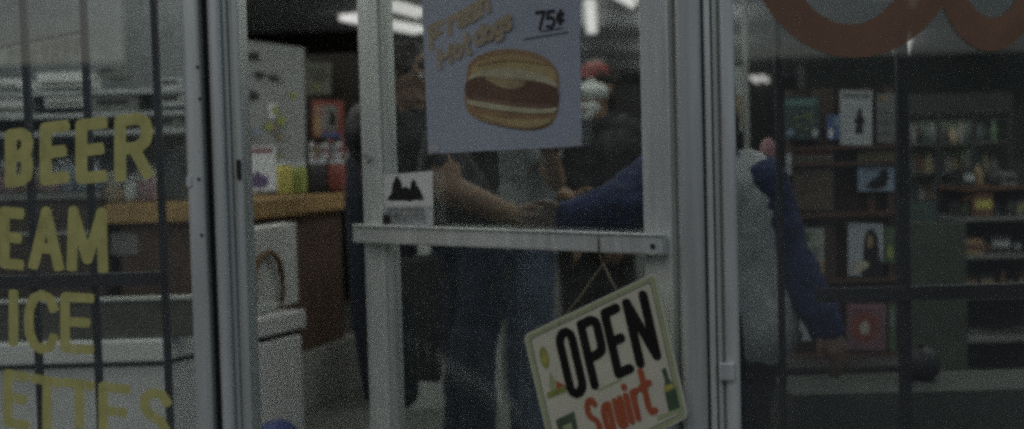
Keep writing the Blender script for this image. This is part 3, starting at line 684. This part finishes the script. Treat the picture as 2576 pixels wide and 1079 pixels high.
MB().box(-3.9, LX - .012, a_y, a_y + .56, zt - .028, zt).build("case_top", PAL['grey'], dc)
MB().box(-3.88, LX - .02, a_y + .002, a_y + .018, zt - .18, zt - .17).build("shelf_edge", ALU, dc)
# open chest behind the low white cabinet ledge
ch = thing("chest_freezer", "open topped dark chest with a thin white rim in the left window", "freezer", (P(200, 800, 1.7).x, 1.7, .662))
YF = k0.y + .03; z1 = P(300, 756, YF).z
xr = P(492, 770, YF).x
MB().box(-3.2, xr, YF, YF + .04, .662, z1).build("front_panel", pm("chest_grey", (.11, .115, .10)), ch)
MB().box(-3.2, xr + .01, YF - .008, YF + .045, z1 + .001, z1 + .010).build("rim", ALUB, ch)
sheet("paper_note", "small pale note stuck on the dark panel right of the letter M", "note", pc(278, 585, 348, 640, f0.y + ins + .014), [(el(.5, .5, .2, .2, 10, .3, 2), PAL['grey'])], PAL['grey'], t=.004)

# ================================================================== RIGHT INTERIOR
gr2 = thing("window_grille", "black grille with thick upright and cross bar inside the red lettered right window", "grille", (PX(2275, .3), .3, 0), "black grilles inside the windows")
for px, wdt in ((1962, .007), (2272, .0135)):
    xx = P(px, 540, .3).x; MB().box(xx - wdt, xx + wdt, .29, .31, 0, 2.45).build("bar", BLK, gr2)
zc = P(2330, 732, .3).z
MB().box(P(2050, 732, .3).x, P(2700, 732, .3).x, .27, .289, zc - .017, zc + .017).build("cross_bar", BLK, gr2)

# magazine rack
YR = 1.55
rk = thing("magazine_rack", "brown wooden magazine rack with black uprights behind the right window", "rack", (P(2120, 600, YR).x, YR + .05, 0))
zt = P(2100, 225, YR + .06).z
MB().box(P(1990, 500, YR + .06).x, P(2262, 500, YR + .06).x, YR + .06, YR + .09, .25, zt).build("back_board", mat("rack_board", (.045, .03, .024), .7, 0, .3, 6), rk)
for px, wdd in ((2083, .035), (2200, .012), (1998, .01), (2250, .012)):
    xx = P(px, 600, YR).x; MB().box(xx - wdd, xx + wdd, YR + .03, YR + .058, 0, zt).build("upright", DWOOD, rk)
for py in (368, 408, 535, 700, 888):
    z = P(2120, py, YR).z; MB().box(P(1988, py, YR).x, P(2262, py, YR).x, YR - .02, YR + .028, z - .012, z).build("tray", mat("tray_brown", (.09, .05, .035), .6), rk)
def magz(label, x0, y0, x1, y1, marks, base, tilt=0, texts=(), Y=YR): return sheet("magazine", label, "magazine", pc(x0, y0, x1, y1, Y, tilt), marks, base, "magazines on the rack", t=.006, texts=texts)
magz("dark green magazine with a cluster of yellow flowers, upper left of the rack", 1974, 242, 2062, 352, [(rc(.03, .08, .85, .22), pm("teal_light", (.12, .22, .2)))] + flower(21, .55, .6, .25, [PAL['lime'], PAL['gold'], PAL['green'], PAL['yellow']]) + [(el(.15, .85, .12, .08, 10, .2, 1), PAL['sky']), (el(.85, .85, .1, .1, 10, .2, 2), PAL['pale'])], PAL['teal'])
magz("blue and white magazine between the flower cover and the white cover", 2080, 290, 2114, 352, [(el(.3, .75, .18, .2, 12, .2, 3), PAPER), (rc(.5, .1, .95, .45), PAL['sky'])], PAL['blue'])
magz("white magazine with a dark standing figure and ruled header, top of the rack", 2114, 228, 2194, 365, [(rc(.05, .05, .92, .14), PAL['grey']), ([(.55, .35), (.65, .30), (.68, .45), (.78, .55), (.70, .65), (.72, .8), (.45, .78), (.5, .62), (.42, .55), (.5, .5)], PAL['black'])], mat("mag_white", (.46, .48, .5), .7, 0, .08, 12), 2)
magz("plain grey brown magazine at the upper right end of the rack", 2206, 236, 2252, 360, [(rc(.1, .05, .6, .15), PAL['tan'])] + scribble(8, 3, PAL['grey'], .1, .8, .3, .9), PAL['grey'])
magz("dark magazine with a red strip, below the flower cover", 1998, 372, 2096, 530, [(rc(0, 0, 1, .12), PAL['red']), (rc(.02, .14, .98, .17), PAL['grey'])] + flower(31, .5, .6, .35, [PAL['brown'], PAL['dark'], PAL['blue'], PAL['meat']]), pm("dark_cover", (.10, .08, .06)))
magz("brown and olive strip of a magazine above the pale blue cover", 2158, 372, 2252, 408, flower(33, .5, .5, .4, [PAL['brown'], PAL['gold'], PAL['red']]), pm("olive", (.13, .12, .07)))
magz("pale blue magazine with a dark diagonal shape, middle right of the rack", 2158, 414, 2250, 482, [([(.2, .85), (.35, .6), (.55, .45), (.62, .22), (.8, .2), (.85, .5), (.75, .85), (.5, .95)], PAL['black'])], PAL['sky'])
magz("whitish magazine with a torn lower corner, beside the blue sleeve", 2005, 572, 2074, 690, [(rc(.15, .08, .5, .3), PAL['green']), (rc(.55, .7, .98, .97), PAL['tan']), (rc(.1, .4, .8, .62), PAL['grey'])], pm("mag_pale2", (.30, .33, .3)))
magz("white magazine showing a dark haired woman in black, lower right of the rack", 2134, 558, 2222, 692, [([(.3, .9), (.42, .68), (.45, .3), (.55, .12), (.72, .10), (.85, .25), (.88, .6), (1, .75), (1, 1), (.4, 1)], PAL['black']), (el(.62, .34, .085, .13), PAL['tan']), ([(.15, .85), (.3, .7), (.55, .72), (.6, .8), (.3, .95), (.12, .95)], PAL['cream'])], mat("mag_white3", (.42, .45, .48), .7, 0, .08, 12), 4)
magz("pink magazine with a pale centre spot, bottom of the rack", 2130, 762, 2230, 880, [(el(.45, .5, .36, .34, 20, .08, 4), PAL['red']), (el(.45, .52, .12, .14, 12, .15, 5), PAL['cream']), (rc(.08, .02, .9, .12), PAL['pink'])], pm("mag_pink", (.20, .115, .14)))
magz("thin green grey magazine right of the dark haired woman cover", 2226, 570, 2252, 660, [(el(.5, .7, .3, .2), PAL['lime'])], PAL['green'])
magz("narrow grey magazine right of the pink cover", 2236, 765, 2254, 880, [(rc(.2, .1, .8, .5), PAL['grey'])], PAL['green'])
sheet("price_card", "white card edge standing left of the dark red strip magazine", "card", pc(1978, 385, 1992, 440, YR - .01), [], PAL['pale'], t=.004)
# white shape on low shelf and pink doll by the sleeve
rr = random.Random(3)
carton("white_bag", "crumpled white bag on the shelf under the reaching sleeve", "bag", 1990, 790, 2042, 856, 1.35, .06, PAL['pale'], [(el(.3, .8, .25, .25, 12, .2, 2), PAL['black'])])
q = P(1935, 480, 1.5)
tag(MB().lathe(q, [(.02, 0), (.028, .03), (.018, .07), (.026, .10), (.034, .13), (.026, .165), (.008, .185)]).build("bottle", [PAL['pink']], None, True), "pink bottle shaped container above the blue sleeve", "bottle")
q = P(1948, 900, 1.5)
tag(MB().lathe(q, [(.018, 0), (.02, .05), (.016, .1), (.008, .15), (.008, .17)]).build("bottle", [PAL['tan']], None, True), "small tan bottle beside the grey vest at waist height", "bottle")
b = MB(); z = P(1950, 902, 1.5).z; b.box(P(1905, 900, 1.35).x, P(2330, 900, 1.35).x, 1.32, 1.54, z - .02, z - .002); b.box(P(1905, 900, 1.35).x, P(2330, 900, 1.35).x, 1.5, 1.54, 0, z - .021)
tag(b.build("low_shelf", PAL['dark']), "dark low shelf running under the magazine rack", "shelf")
b = MB(); z = P(2100, 940, 1.25).z; b.box(P(1940, 940, 1.25).x, P(2900, 940, 1.25).x, .95, 1.28, 0, z - .005)
tag(b.build("low_counter", pm("grey_green_counter", (.05, .06, .052))), "low grey green counter across the bottom of the right window", "counter")
q = P(2318, 950, 1.15)
pk = thing("kettle", "round black pot standing on the low counter beside the thick bar", "pot", (q.x, 1.15, z - .004))
MB().lathe((q.x, 1.15, z - .004), [(.035, 0), (.055, .02), (.06, .05), (.05, .085), (.03, .1), (.004, .105)]).build("pot_body", BLK, pk, smooth=True)
MB().lathe((q.x, 1.15, z + .1012), [(.008, 0), (.012, .008), (.004, .018)]).build("knob", GRV, pk, smooth=True)
# white pole and pale strips near the post
q0, q1 = P(1879, 332, 2.4), P(1874, 165, 2.4)
tag(MB().tube([(q0.x, 2.4, 0), (q0.x, 2.4, q1.z + .3)], .012, seg=12).build("shelf_pole", PAL['grey'], None, True), "thin white upright pole just right of the hinge side post", "pole")
sheet("banner", "narrow yellowish grey banner between the hinge side post and the thin white pole", "banner", pc(1842, 168, 1868, 330, 2.5), [(rc(.1, .45, .9, .95), PAL['gold'])], PAL['pale'])
# glazed cooler
YC = 4.4
cool = thing("display_cooler", "greenish lit glass fronted cooler at the back right", "cooler", (P(2410, 500, YC).x, YC + .3, 0))
x0, x1 = P(2284, 400, YC).x, P(2548, 400, YC).x; zt, zb2 = P(2400, 286, YC).z, P(2400, 508, YC).z
MB().box(x0, x1, YC + .55, YC + .6, 0, zt + .11).build("back_panel", pm("cooler_green", (.46, .54, .40)), cool)
MB().box(x0, x1, YC, YC + .54, zt, zt + .12).build("top_box", PAL['dark'], cool)
MB().box(x0, x1, YC, YC + .54, 0, zb2).build("base", PAL['teal'], cool)
for k, px in enumerate((2288, 2362, 2452, 2544)):
    xx = P(px, 400, YC).x; MB().box(xx - .012, xx + .012, YC, YC + .03, zb2 + .001, zt - .001).build("door_frame", PAL['dark'], cool)
MB().box(x0, x1, YC + .031, YC + .05, zt - .045, zt - .001).build("lip", PAL['dark'], cool)
MB().box(x0 + .02, x1 - .02, YC + .07, YC + .10, zt - .035, zt - .004).build("lamp", mat("cooler_lamp", (.7, .75, .6), emit=9.0), cool)
for k in (1, 2): 
    z = zb2 + (zt - zb2) * k / 3; MB().box(x0 + .01, x1 - .01, YC + .06, YC + .54, z - .008, z).build("shelf", PAL['grey'], cool)
rr = random.Random(12)
for k in range(3):
    z = zb2 + (zt - zb2) * k / 3 + .001
    for i in range(14):
        xx = x0 + .05 + i * (x1 - x0 - .1) / 13 + rr.uniform(-.01, .01); m = rr.choice([PAL['green'], PAL['gold'], PAL['teal'], PAL['brown'], PAL['grey'], PAL['dark']])
        hh = (zt - zb2) / 3 * rr.uniform(.45, .8)
        tag(MB().lathe((xx, YC + .14 + rr.uniform(0, .05), z), [(.022, 0), (.024, .01), (.024, hh * .55), (.009, hh * .75), (.009, hh)], seg=10).build("bottle", m, None, True),
            "bottle standing in the greenish cooler at the back right", "bottle", "bottles in the cooler")
# dark goods shelves on the far right
YG = 3.2
gd = thing("goods_shelf", "dark gondola shelf crowded with goods at the right picture edge", "shelf", (P(2500, 600, YG).x, YG + .2, 0))
gx0, gx1 = P(2425, 600, YG).x, P(2700, 600, YG).x
MB().box(gx0, gx1, YG + .35, YG + .38, 0, P(2500, 470, YG + .35).z).build("back_panel", PAL['dark'], gd)
rr = random.Random(21)
levels = [P(2450, y, YG).z for y in (470, 545, 640, 740, 850, 960)]
for z in levels: MB().box(gx0, gx1, YG, YG + .349, z - .02, z).build("shelf_board", PAL['brown'] if z > 1 else PAL['grey'], gd)
kinds = ["brown box", "dark box", "grey box", "tan box", "greenish box"]; km = [PAL['brown'], PAL['dark'], PAL['grey'], PAL['tan'], PAL['green']]
for li, z in enumerate(levels[0:4]):
    x = gx0 + .01; top_ = .13 if li == 0 else .115
    while x < gx1 - .12:
        k = rr.choice([0, 1, 1, 2, 3, 4, 0]); wd = rr.uniform(.035, .10); hh = rr.uniform(.06, top_); yy = YG + rr.uniform(.01, .08)
        row = ["top", "second", "third", "fourth"][li]
        if rr.random() < .4:
            r_ = rr.uniform(.018, .028); wd = 2 * r_
            b = MB().lathe((x + r_, yy + r_, z + .0005), [(r_ * .9, 0), (r_, .008), (r_, hh * .6), (r_ * .45, hh * .8), (r_ * .4, hh)], seg=12)
            tag(b.build("goods_bottle", km[k], None, True), "%s bottle on the crowded dark shelf at the right edge, %s row" % (kinds[k].split()[0], row), "bottle", "bottles on the dark right hand shelf")
        else:
            b = MB(); b.box(x, x + wd, yy, yy + .15, z + .0005, z + hh); b.box(x + .006, x + wd - .006, yy - .002, yy, z + hh * .3, z + hh * .7, 1)
            tag(b.build("goods_box", [km[k], rr.choice([PAL['dark'], PAL['brown'], PAL['gold'], PAL['pale'], PAL['yellow'], PAL['green']])]), "%s on the crowded dark shelf at the right edge, %s row" % (kinds[k], row), "box", "boxes on the dark right hand shelf")
        x += wd + rr.uniform(.002, .012)
b = MB(); q0, q1 = P(2294, 560, 2.6), P(2432, 705, 2.6); b.box(q0.x, q1.x, 2.6, 2.66, 0, q0.z)
tag(b.build("display_board", pm("board_green", (.065, .08, .062))), "plain grey green board standing between the rack and the dark goods shelf", "board")
# dark soffit over the cooler
b = MB(); b.box(P(1985, 250, 7).x, 5.99, 6.5, 6.7, P(2300, 262, 6.5).z, P(2300, 158, 6.5).z)
tag(b.build("soffit_beam", pm("soffit_green", (.035, .042, .038))), "dark hanging beam under the ceiling at the right rear", "beam")
# mid shop: low white gondola, dark cases
b = MB(); q0, q1 = P(985, 620, 3.2), P(1250, 620, 3.2); b.box(q0.x, q1.x, 3.2, 3.6, 0, q0.z)
tag(b.build("low_display", WHITE2), "low pale display case seen between the legs through the door", "display case")
b = MB(); q0, q1 = P(1240, 640, 4.6), P(1700, 640, 4.6); b.box(q0.x, q1.x, 4.6, 5.0, 0, q0.z)
tag(b.build("low_display", PAL['grey']), "grey display case at the rear behind the open sign", "display case")
b = MB(); q0, q1 = P(960, 200, 9), P(1640, 210, 9); b.box(q0.x, q1.x, 9, 9.4, 0, q1.z - .0)
tag(b.build("tall_case", pm("case_dark", (.03, .032, .03))), "tall dark cabinet across the rear of the shop behind the people", "cabinet")

# ================================================================== PEOPLE
SKIN = mat("skin", (.20, .13, .09), .55, 0, .08, 12, spec=.3); SKIN2 = mat("skin_tan", (.30, .20, .13), .55, 0, .08, 12, spec=.3)
HAIR = mat("dark_hair", (.018, .014, .012), .6, 0, .4, 60)
def remesh(o, vox):
    m = o.modifiers.new("remesh", 'REMESH'); m.mode = 'VOXEL'; m.voxel_size = vox
    s_ = o.modifiers.new("smooth", 'SMOOTH'); s_.iterations = 4; s_.factor = .5
    dg = bpy.context.evaluated_depsgraph_get(); me = bpy.data.meshes.new_from_object(o.evaluated_get(dg))
    o.modifiers.clear(); old = o.data
    if not me.materials: 
        for mm in old.materials: me.materials.append(mm)
    me.polygons.foreach_set("use_smooth", [True] * len(me.polygons)); o.data = me; bpy.data.meshes.remove(old)
from mathutils import noise
def folds(o, amp, fx, fz):
    L = WL[o] * 1.7; nn = [v.normal.copy() for v in o.data.vertices]
    for v, vn in zip(o.data.vertices, nn):
        c = v.co + L
        v.co += vn * amp * (noise.noise(Vector((c.x * fx + c.z * 3, c.y * fx, c.z * fz))) + .5 * noise.noise(Vector((c.x * fx * 2.1, c.y * fx * 2.1 + c.z * 5, c.z * fz * 2.3))))
def hand(mb, wr, d, side, curl):
    """wr wrist, d direction of forearm, side vector across the palm (towards the thumb)"""
    d = d.normalized(); side = (side - d * side.dot(d)).normalized(); pn = d.cross(side)
    for k, (ln, r) in enumerate(((.070, .0085), (.078, .009), (.072, .0085), (.058, .0075))):
        o0 = side * (.030 - .020 * k)
        kn = wr + d * .085 + o0; mb.capsule(wr + d * .015 + o0 * .7, .014, kn, .0115)
        a = kn + (d * math.cos(curl) + pn * math.sin(curl)) * ln * .55; mb.capsule(kn, r + .001, a, r)
        c = a + (d * math.cos(curl * 2.1) + pn * math.sin(curl * 2.1)) * ln * .45; mb.capsule(a, r, c, r * .85)
    t0 = wr + d * .025 + side * .03; t1 = t0 + d * .035 + side * .028; t2 = t1 + d * .032 + side * .006 + pn * .012
    mb.capsule(t0, .014, t1, .011); mb.capsule(t1, .011, t2, .009)
def person(label, J, shirt, trousers, skin, sleeve='long', face=(0, -1, 0), hair=HAIR, extra=None, armr=1.0, headhair=True, slr=1.0):
    V = {k: Vector(v) for k, v in J.items()}
    base = (V['an_l'] + V['an_r']) / 2
    mb = MB(); g = 1.0
    side = (V['sh_r'] - V['sh_l']); 
    f = Vector(face).normalized(); up = (V['head'] - V['neck']).normalized(); f = (f - up * f.dot(up)).normalized(); sd = f.cross(up)
    rot = Matrix((sd, f, up)).transposed()
    hd = V['head']
    mb.ell(hd + up * .02, .076, .094, .105, rot=rot); mb.ell(hd + f * .022 - up * .045, .058, .066, .075, rot=rot)
    mb.capsule(hd + f * .088 + up * .012, .009, hd + f * .108 - up * .022, .013)
    mb.capsule(hd + f * .082 - up * .058 - sd * .02, .009, hd + f * .082 - up * .058 + sd * .02, .009)
    mb.capsule(hd + f * .07 - up * .095, .02)
    for e in (-1, 1):
        mb.ell(hd + sd * e * .078 - f * .005, .009, .02, .032, rot=rot)
        mb.capsule(hd + sd * e * .012 + f * .088 + up * .032, .009, hd + sd * e * .045 + f * .08 + up * .03, .008)
    mb.capsule(V['neck'] - up * .05, .058, hd - up * .04, .052)
    ch, pv = V['chest'], V['pelvis']; mid = (ch + pv) / 2
    sdd = side.normalized(); hs = (V['hip_r'] - V['hip_l']).normalized()
    def torso(mb, k):
        for e in (-1, 1):
            mb.capsule(ch + sdd * e * .085, .105 + k, mid + sdd * e * .055, .098 + k)
            mb.capsule(mid + sdd * e * .055, .098 + k, pv + hs * e * .07, .105 + k)
            mb.capsule(V['neck'] - up * .035, .05 + k, V['sh_r'] if e > 0 else V['sh_l'], .055 + k)
    torso(mb, 0)
    for e in ('l', 'r'):
        S_, E_, W_ = V['sh_' + e], V['el_' + e], V['wr_' + e]
        mb.capsule(S_, .052 * armr, E_, .041 * armr); mb.capsule(E_, .041 * armr, W_, .027 * armr)
        hand(mb, W_, W_ - E_, V.get('th_' + e, Vector((0, 0, 1))), .45)
        Hh, K_, A_ = V['hip_' + e], V['kn_' + e], V['an_' + e]
        mb.capsule(Hh, .088, K_, .056); mb.capsule(K_, .056, A_ + Vector((0, 0, .02)), .038)
    body = mb.build("person", skin, None, loc=(base.x, base.y, 0)); remesh(body, .0055)
    tag(body, label, "person")
    # shirt
    sb = MB(); torso(sb, .002 if extra and slr > 1 else .014)
    for e in ('l', 'r'):
        S_, E_, W_ = V['sh_' + e], V['el_' + e], V['wr_' + e]
        if sleeve == 'long':
            sb.capsule(S_, .066 * slr, E_, .053 * slr)
            n_ = 5
            for i in range(n_):
                a = E_.lerp(W_, i / n_ * 1.04); c = E_.lerp(W_, (i + 1) / n_ * 1.04)
                sb.capsule(a, (.053 - .016 * i / n_) * slr, c, (.048 - .016 * i / n_) * slr)
        else: sb.capsule(S_, .066, S_.lerp(E_, .55), .062)
    so = sb.build("shirt", shirt, body); remesh(so, .008); folds(so, .015, 12, 16 if slr > 1 else 6)
    tb = MB()
    for e in ('l', 'r'):
        Hh, K_, A_ = V['hip_' + e], V['kn_' + e], V['an_' + e]
        sg = -1 if e == 'l' else 1
        tb.capsule(pv + hs * sg * .065 - Vector((0, 0, .02)), .118, Hh, .108); tb.capsule(Hh, .106, K_, .076); tb.capsule(K_, .076, A_ + Vector((0, 0, .05)), .060)
        tb.capsule(K_ + Vector((0, 0, .05)), .082, K_ - Vector((0, 0, .05)), .075)
    to = tb.build("trousers", trousers, body); remesh(to, .009); folds(to, .016, 12, 7)
    for e in ('l', 'r'):
        A_ = V['an_' + e]; ff = Vector((f.x, f.y, 0)).normalized() if Vector((f.x, f.y, 0)).length > .1 else Vector((0, -1, 0))
        sh = MB(); g0 = Vector((A_.x, A_.y, .045))
        sh.capsule(g0 - ff * .03, .043, g0 + ff * .15 - Vector((0, 0, .008)), .036); sh.capsule(g0 + Vector((0, 0, .03)), .045)
        so_ = sh.build("shoe", PAL['dark'], body); remesh(so_, .008)
    if headhair:
        hb = MB(); hb.ell(hd + up * .038 - f * .016, .086, .098, .098, rot=rot); hb.ell(hd - f * .05 - up * .03, .075, .055, .08, rot=rot)
        rr = random.Random(4)
        for i in range(60):
            v = Vector((rr.gauss(0, 1), rr.gauss(-.4, 1), abs(rr.gauss(.5, .6)))).normalized(); v = rot @ Vector((v.x * .084, v.y * .094 - .01, v.z * .096 + .03))
            hb.capsule(hd + v, .016)
        ho = hb.build("hair", hair, body); remesh(ho, .007)
    for e in (-1, 1):
        eb = MB(); eb.ell(hd + sd * e * .03 + f * .083 + up * .018, .013, .010, .009, 0, rot); eb.ell(hd + sd * e * .03 + f * .091 + up * .018, .0055, .004, .0055, 1, rot)
        eb.build("eye", [PAPER, PAL['black']], body, smooth=True)
    if extra: extra(body, V, rot, f, up, sd)
    return body
def PJ(px, py, d): return P(px, py, d - 2.6)

# A: man in black T-shirt with a bare arm, seen left of and below the poster
dA = 4.0
JA = dict(head=PJ(1026, 205, dA), neck=PJ(1018, 268, dA), chest=PJ(1010, 345, dA + .02), pelvis=PJ(1190, 590, dA + .1),
          sh_l=PJ(945, 305, dA - .02), el_l=PJ(950, 470, dA + .1), wr_l=PJ(960, 600, dA + .2),
          sh_r=PJ(1095, 330, dA - .04), el_r=PJ(1128, 478, dA - .12), wr_r=PJ(1285, 540, dA - .1), th_r=Vector((0, -.3, 1)),
          hip_l=PJ(1160, 640, dA + .18), hip_r=PJ(1225, 640, dA + .02))
JA['kn_l'] = PJ(1165, 900, dA + .3); JA['kn_r'] = PJ(1195, 880, dA); JA['an_l'] = Vector((PJ(1150, 900, dA + .45).x, dA + .45 - 2.6, .08)); JA['an_r'] = Vector((PJ(1200, 900, dA).x, dA - 2.6 + .05, .08))
person("person in black T-shirt and navy trousers reaching a bare brown arm below the poster", JA,
       pm("shirt_black", (.012, .013, .016)), pm("denim_navy", (.022, .032, .06)), SKIN, 'short', (.9, -.7, -.5), armr=1.3)
# C: person in a light grey shirt and blue jeans, head hidden by the poster, turned right
dC = 4.7
hz = lambda z: 425 - (z - CAMZ) * FPX / dC
JC = dict(head=PJ(1345, 165, dC), neck=PJ(1335, 262, dC), chest=PJ(1330, 350, dC), pelvis=PJ(1322, 570, dC),
          sh_l=PJ(1335, 315, dC + .17), sh_r=PJ(1330, 315, dC - .17), el_l=PJ(1360, 470, dC + .2), wr_l=PJ(1440, 500, dC + .1),
          el_r=PJ(1398, 455, dC - .22), wr_r=PJ(1385, 390, dC - .36), th_r=Vector((1, 0, .2)),
          hip_l=PJ(1335, 620, dC + .09), hip_r=PJ(1322, 620, dC - .09))
JC['kn_l'] = PJ(1345, 840, dC + .1); JC['kn_r'] = PJ(1318, 840, dC - .1)
JC['an_l'] = Vector((PJ(1345, 900, dC).x, dC + .1 - 2.6, .08)); JC['an_r'] = Vector((PJ(1320, 900, dC).x, dC - .12 - 2.6, .08))
person("person in light grey shirt and blue jeans, head hidden behind the burger poster", JC,
       pm("shirt_grey", (.22, .24, .25)), pm("denim_blue", (.05, .075, .13)), SKIN2, 'short', (1, -.3, 0))
# B: person in a grey vest over a blue long sleeved top behind the hinge side post
dB = 3.35
JB = dict(head=PJ(1772, 285, dB), neck=PJ(1790, 372, dB), chest=PJ(1790, 500, dB + .03), pelvis=PJ(1838, 800, dB + .03),
          sh_l=PJ(1700, 430, dB), el_l=PJ(1560, 520, dB - .1), wr_l=PJ(1440, 548, dB - .12), th_l=Vector((0, -.4, 1)),
          sh_r=PJ(1905, 475, dB), el_r=PJ(1972, 630, dB + .02), wr_r=PJ(2072, 815, dB - .06), th_r=Vector((-1, -.2, .4)),
          hip_l=PJ(1800, 870, dB), hip_r=PJ(1875, 870, dB + .04))
JB['kn_l'] = PJ(1800, 1090, dB - .02); JB['kn_r'] = PJ(1862, 1090, dB + .05)
JB['an_l'] = Vector((JB['kn_l'].x, JB['kn_l'].y + .05, .07)); JB['an_r'] = Vector((JB['kn_r'].x, JB['kn_r'].y + .05, .07))
VEST = pm("vest_grey", (.38, .40, .41))
def vest(body, V, rot, f, up, sd):
    sdd = (V['sh_r'] - V['sh_l']).normalized(); mb = MB(); ch, pv = V['chest'], V['pelvis']
    for e in (-1, 1):
        mb.capsule(ch + sdd * e * .078 + Vector((0, 0, .03)), .132, (ch + pv) / 2 + sdd * e * .055, .128)
        mb.capsule((ch + pv) / 2 + sdd * e * .055, .128, pv + sdd * e * .07 - Vector((0, 0, .0)), .136)
    o_ = mb.build("vest", VEST, body); remesh(o_, .009); folds(o_, .013, 11, 4)
person("person in grey vest over a blue long sleeved top behind the hinge post", JB,
       mat("sweater_blue", (.012, .024, .085), .85, 0, .35, 25, .4), pm("trousers_black", (.018, .02, .024)), mat("skin_dark", (.13, .08, .06), .55, 0, .08, 12), 'long', (-.6, -.7, -.3), extra=vest, slr=1.45)
# D: person in a black jacket with red cap and white lower face
dD = 5.3
JD = dict(head=PJ(1499, 225, dD), neck=PJ(1500, 290, dD), chest=PJ(1502, 380, dD), pelvis=PJ(1505, 590, dD),
          sh_l=PJ(1412, 345, dD), sh_r=PJ(1590, 335, dD), el_l=PJ(1400, 500, dD - .05), wr_l=PJ(1440, 600, dD - .2), el_r=PJ(1612, 490, dD - .03), wr_r=PJ(1570, 600, dD - .2),
          hip_l=PJ(1460, 640, dD), hip_r=PJ(1545, 640, dD))
JD['kn_l'] = PJ(1460, 850, dD); JD['kn_r'] = PJ(1545, 850, dD); JD['an_l'] = Vector((JD['kn_l'].x, dD - 2.6, .08)); JD['an_r'] = Vector((JD['kn_r'].x, dD - 2.6, .08))
def capmask(body, V, rot, f, up, sd):
    hd = V['head']; mb = MB()
    mb.ell(hd + up * .062 - f * .005, .084, .10, .066, rot=rot); mb.capsule(hd + up * .05 + f * .08 - sd * .03, .012, hd + up * .05 + f * .13, .010); mb.capsule(hd + up * .05 + f * .08 + sd * .03, .012, hd + up * .05 + f * .13, .010)
    o_ = mb.build("cap", pm("cap_red", (.19, .04, .035)), body); remesh(o_, .006)
    mb = MB(); mb.ell(hd - up * .004 + f * .012, .080, .100, .062, rot=rot); mb.ell(hd - up * .07 + f * .035, .052, .055, .055, rot=rot); mb.capsule(hd - up * .10 + f * .05, .035, hd - up * .165 + f * .05 + sd * .02, .012)
    mb.capsule(hd + up * .03 + f * .07 - sd * .03, .022, hd + up * .03 + f * .07 + sd * .03, .022)
    o_ = mb.build("face_covering", mat("white_cloth", (.78, .82, .80), .7, 0, .06, 20), body); remesh(o_, .006)
person("person in black jacket with red cap and white covered face beside the poster", JD,
       pm("jacket_black", (.012, .014, .015)), pm("trousers_dark", (.02, .02, .022)), SKIN, 'long', (-.75, -.8, -.1), extra=capmask)
# black bag carried by A
q = PJ(1070, 800, 3.75); zt = PJ(1070, 640, 3.75).z; zb3 = PJ(1070, 950, 3.75).z
bag = thing("shoulder_bag", "long black bag hanging beside the navy trousers", "bag", (q.x, 1.15, zb3))
mb = MB(); x0, x1, xm = PJ(1034, 800, 3.75).x, PJ(1107, 800, 3.75).x, PJ(1000, 800, 3.75).x
mb.slab([Vector((x0, 1.1, zb3)), Vector((x1, 1.1, zb3 - .01)), Vector((x1 + .012, 1.1, zt - .1)), Vector((x1, 1.1, zt)), Vector((xm, 1.1, zt - .01)), Vector((xm + .01, 1.1, zt - .12)), Vector((x0 + .01, 1.1, zt - .17))], Vector((0, .12, 0)))
mb.build("bag_body", pm("bag_black", (.01, .01, .012)), bag, bevel=.015)
MB().tube([(x0, 1.16, zt - .02), (x0 + .02, 1.16, zt + .15), (x0 + .06, 1.18, zt + .4)], .008).build("strap", BLK, bag, smooth=True)

# dark coat beside the door's free edge
ct = thing("hanging_coat", "long dark navy coat hanging in the doorway beside the door's free edge", "coat", (PJ(925, 600, 4.5).x, 1.9, PJ(925, 1000, 4.5).z))
mb = MB(); A0, A1, A2, A3 = PJ(918, 330, 4.5), PJ(914, 500, 4.5), PJ(925, 800, 4.5), PJ(945, 985, 4.5)
mb.capsule(A0, .055, A1, .075); mb.capsule(A1, .075, A2, .062); mb.capsule(A2, .062, A3, .05); mb.capsule(A0 + Vector((.12, .0, 0)), .06, A1 + Vector((.12, 0, 0)), .09); mb.capsule(A1 + Vector((.12, 0, 0)), .09, A3 + Vector((.1, 0, 0)), .07)
o_ = mb.build("coat_body", pm("coat_navy", (.016, .022, .035)), ct); remesh(o_, .009)
hp = A0 + Vector((.06, 0, .07))
MB().tube([hp, hp + Vector((0, 0, .06)), hp + Vector((.015, 0, .075)), (hp.x + .02, hp.y, CZ - .002)], .003).build("hook", BLK, ct)
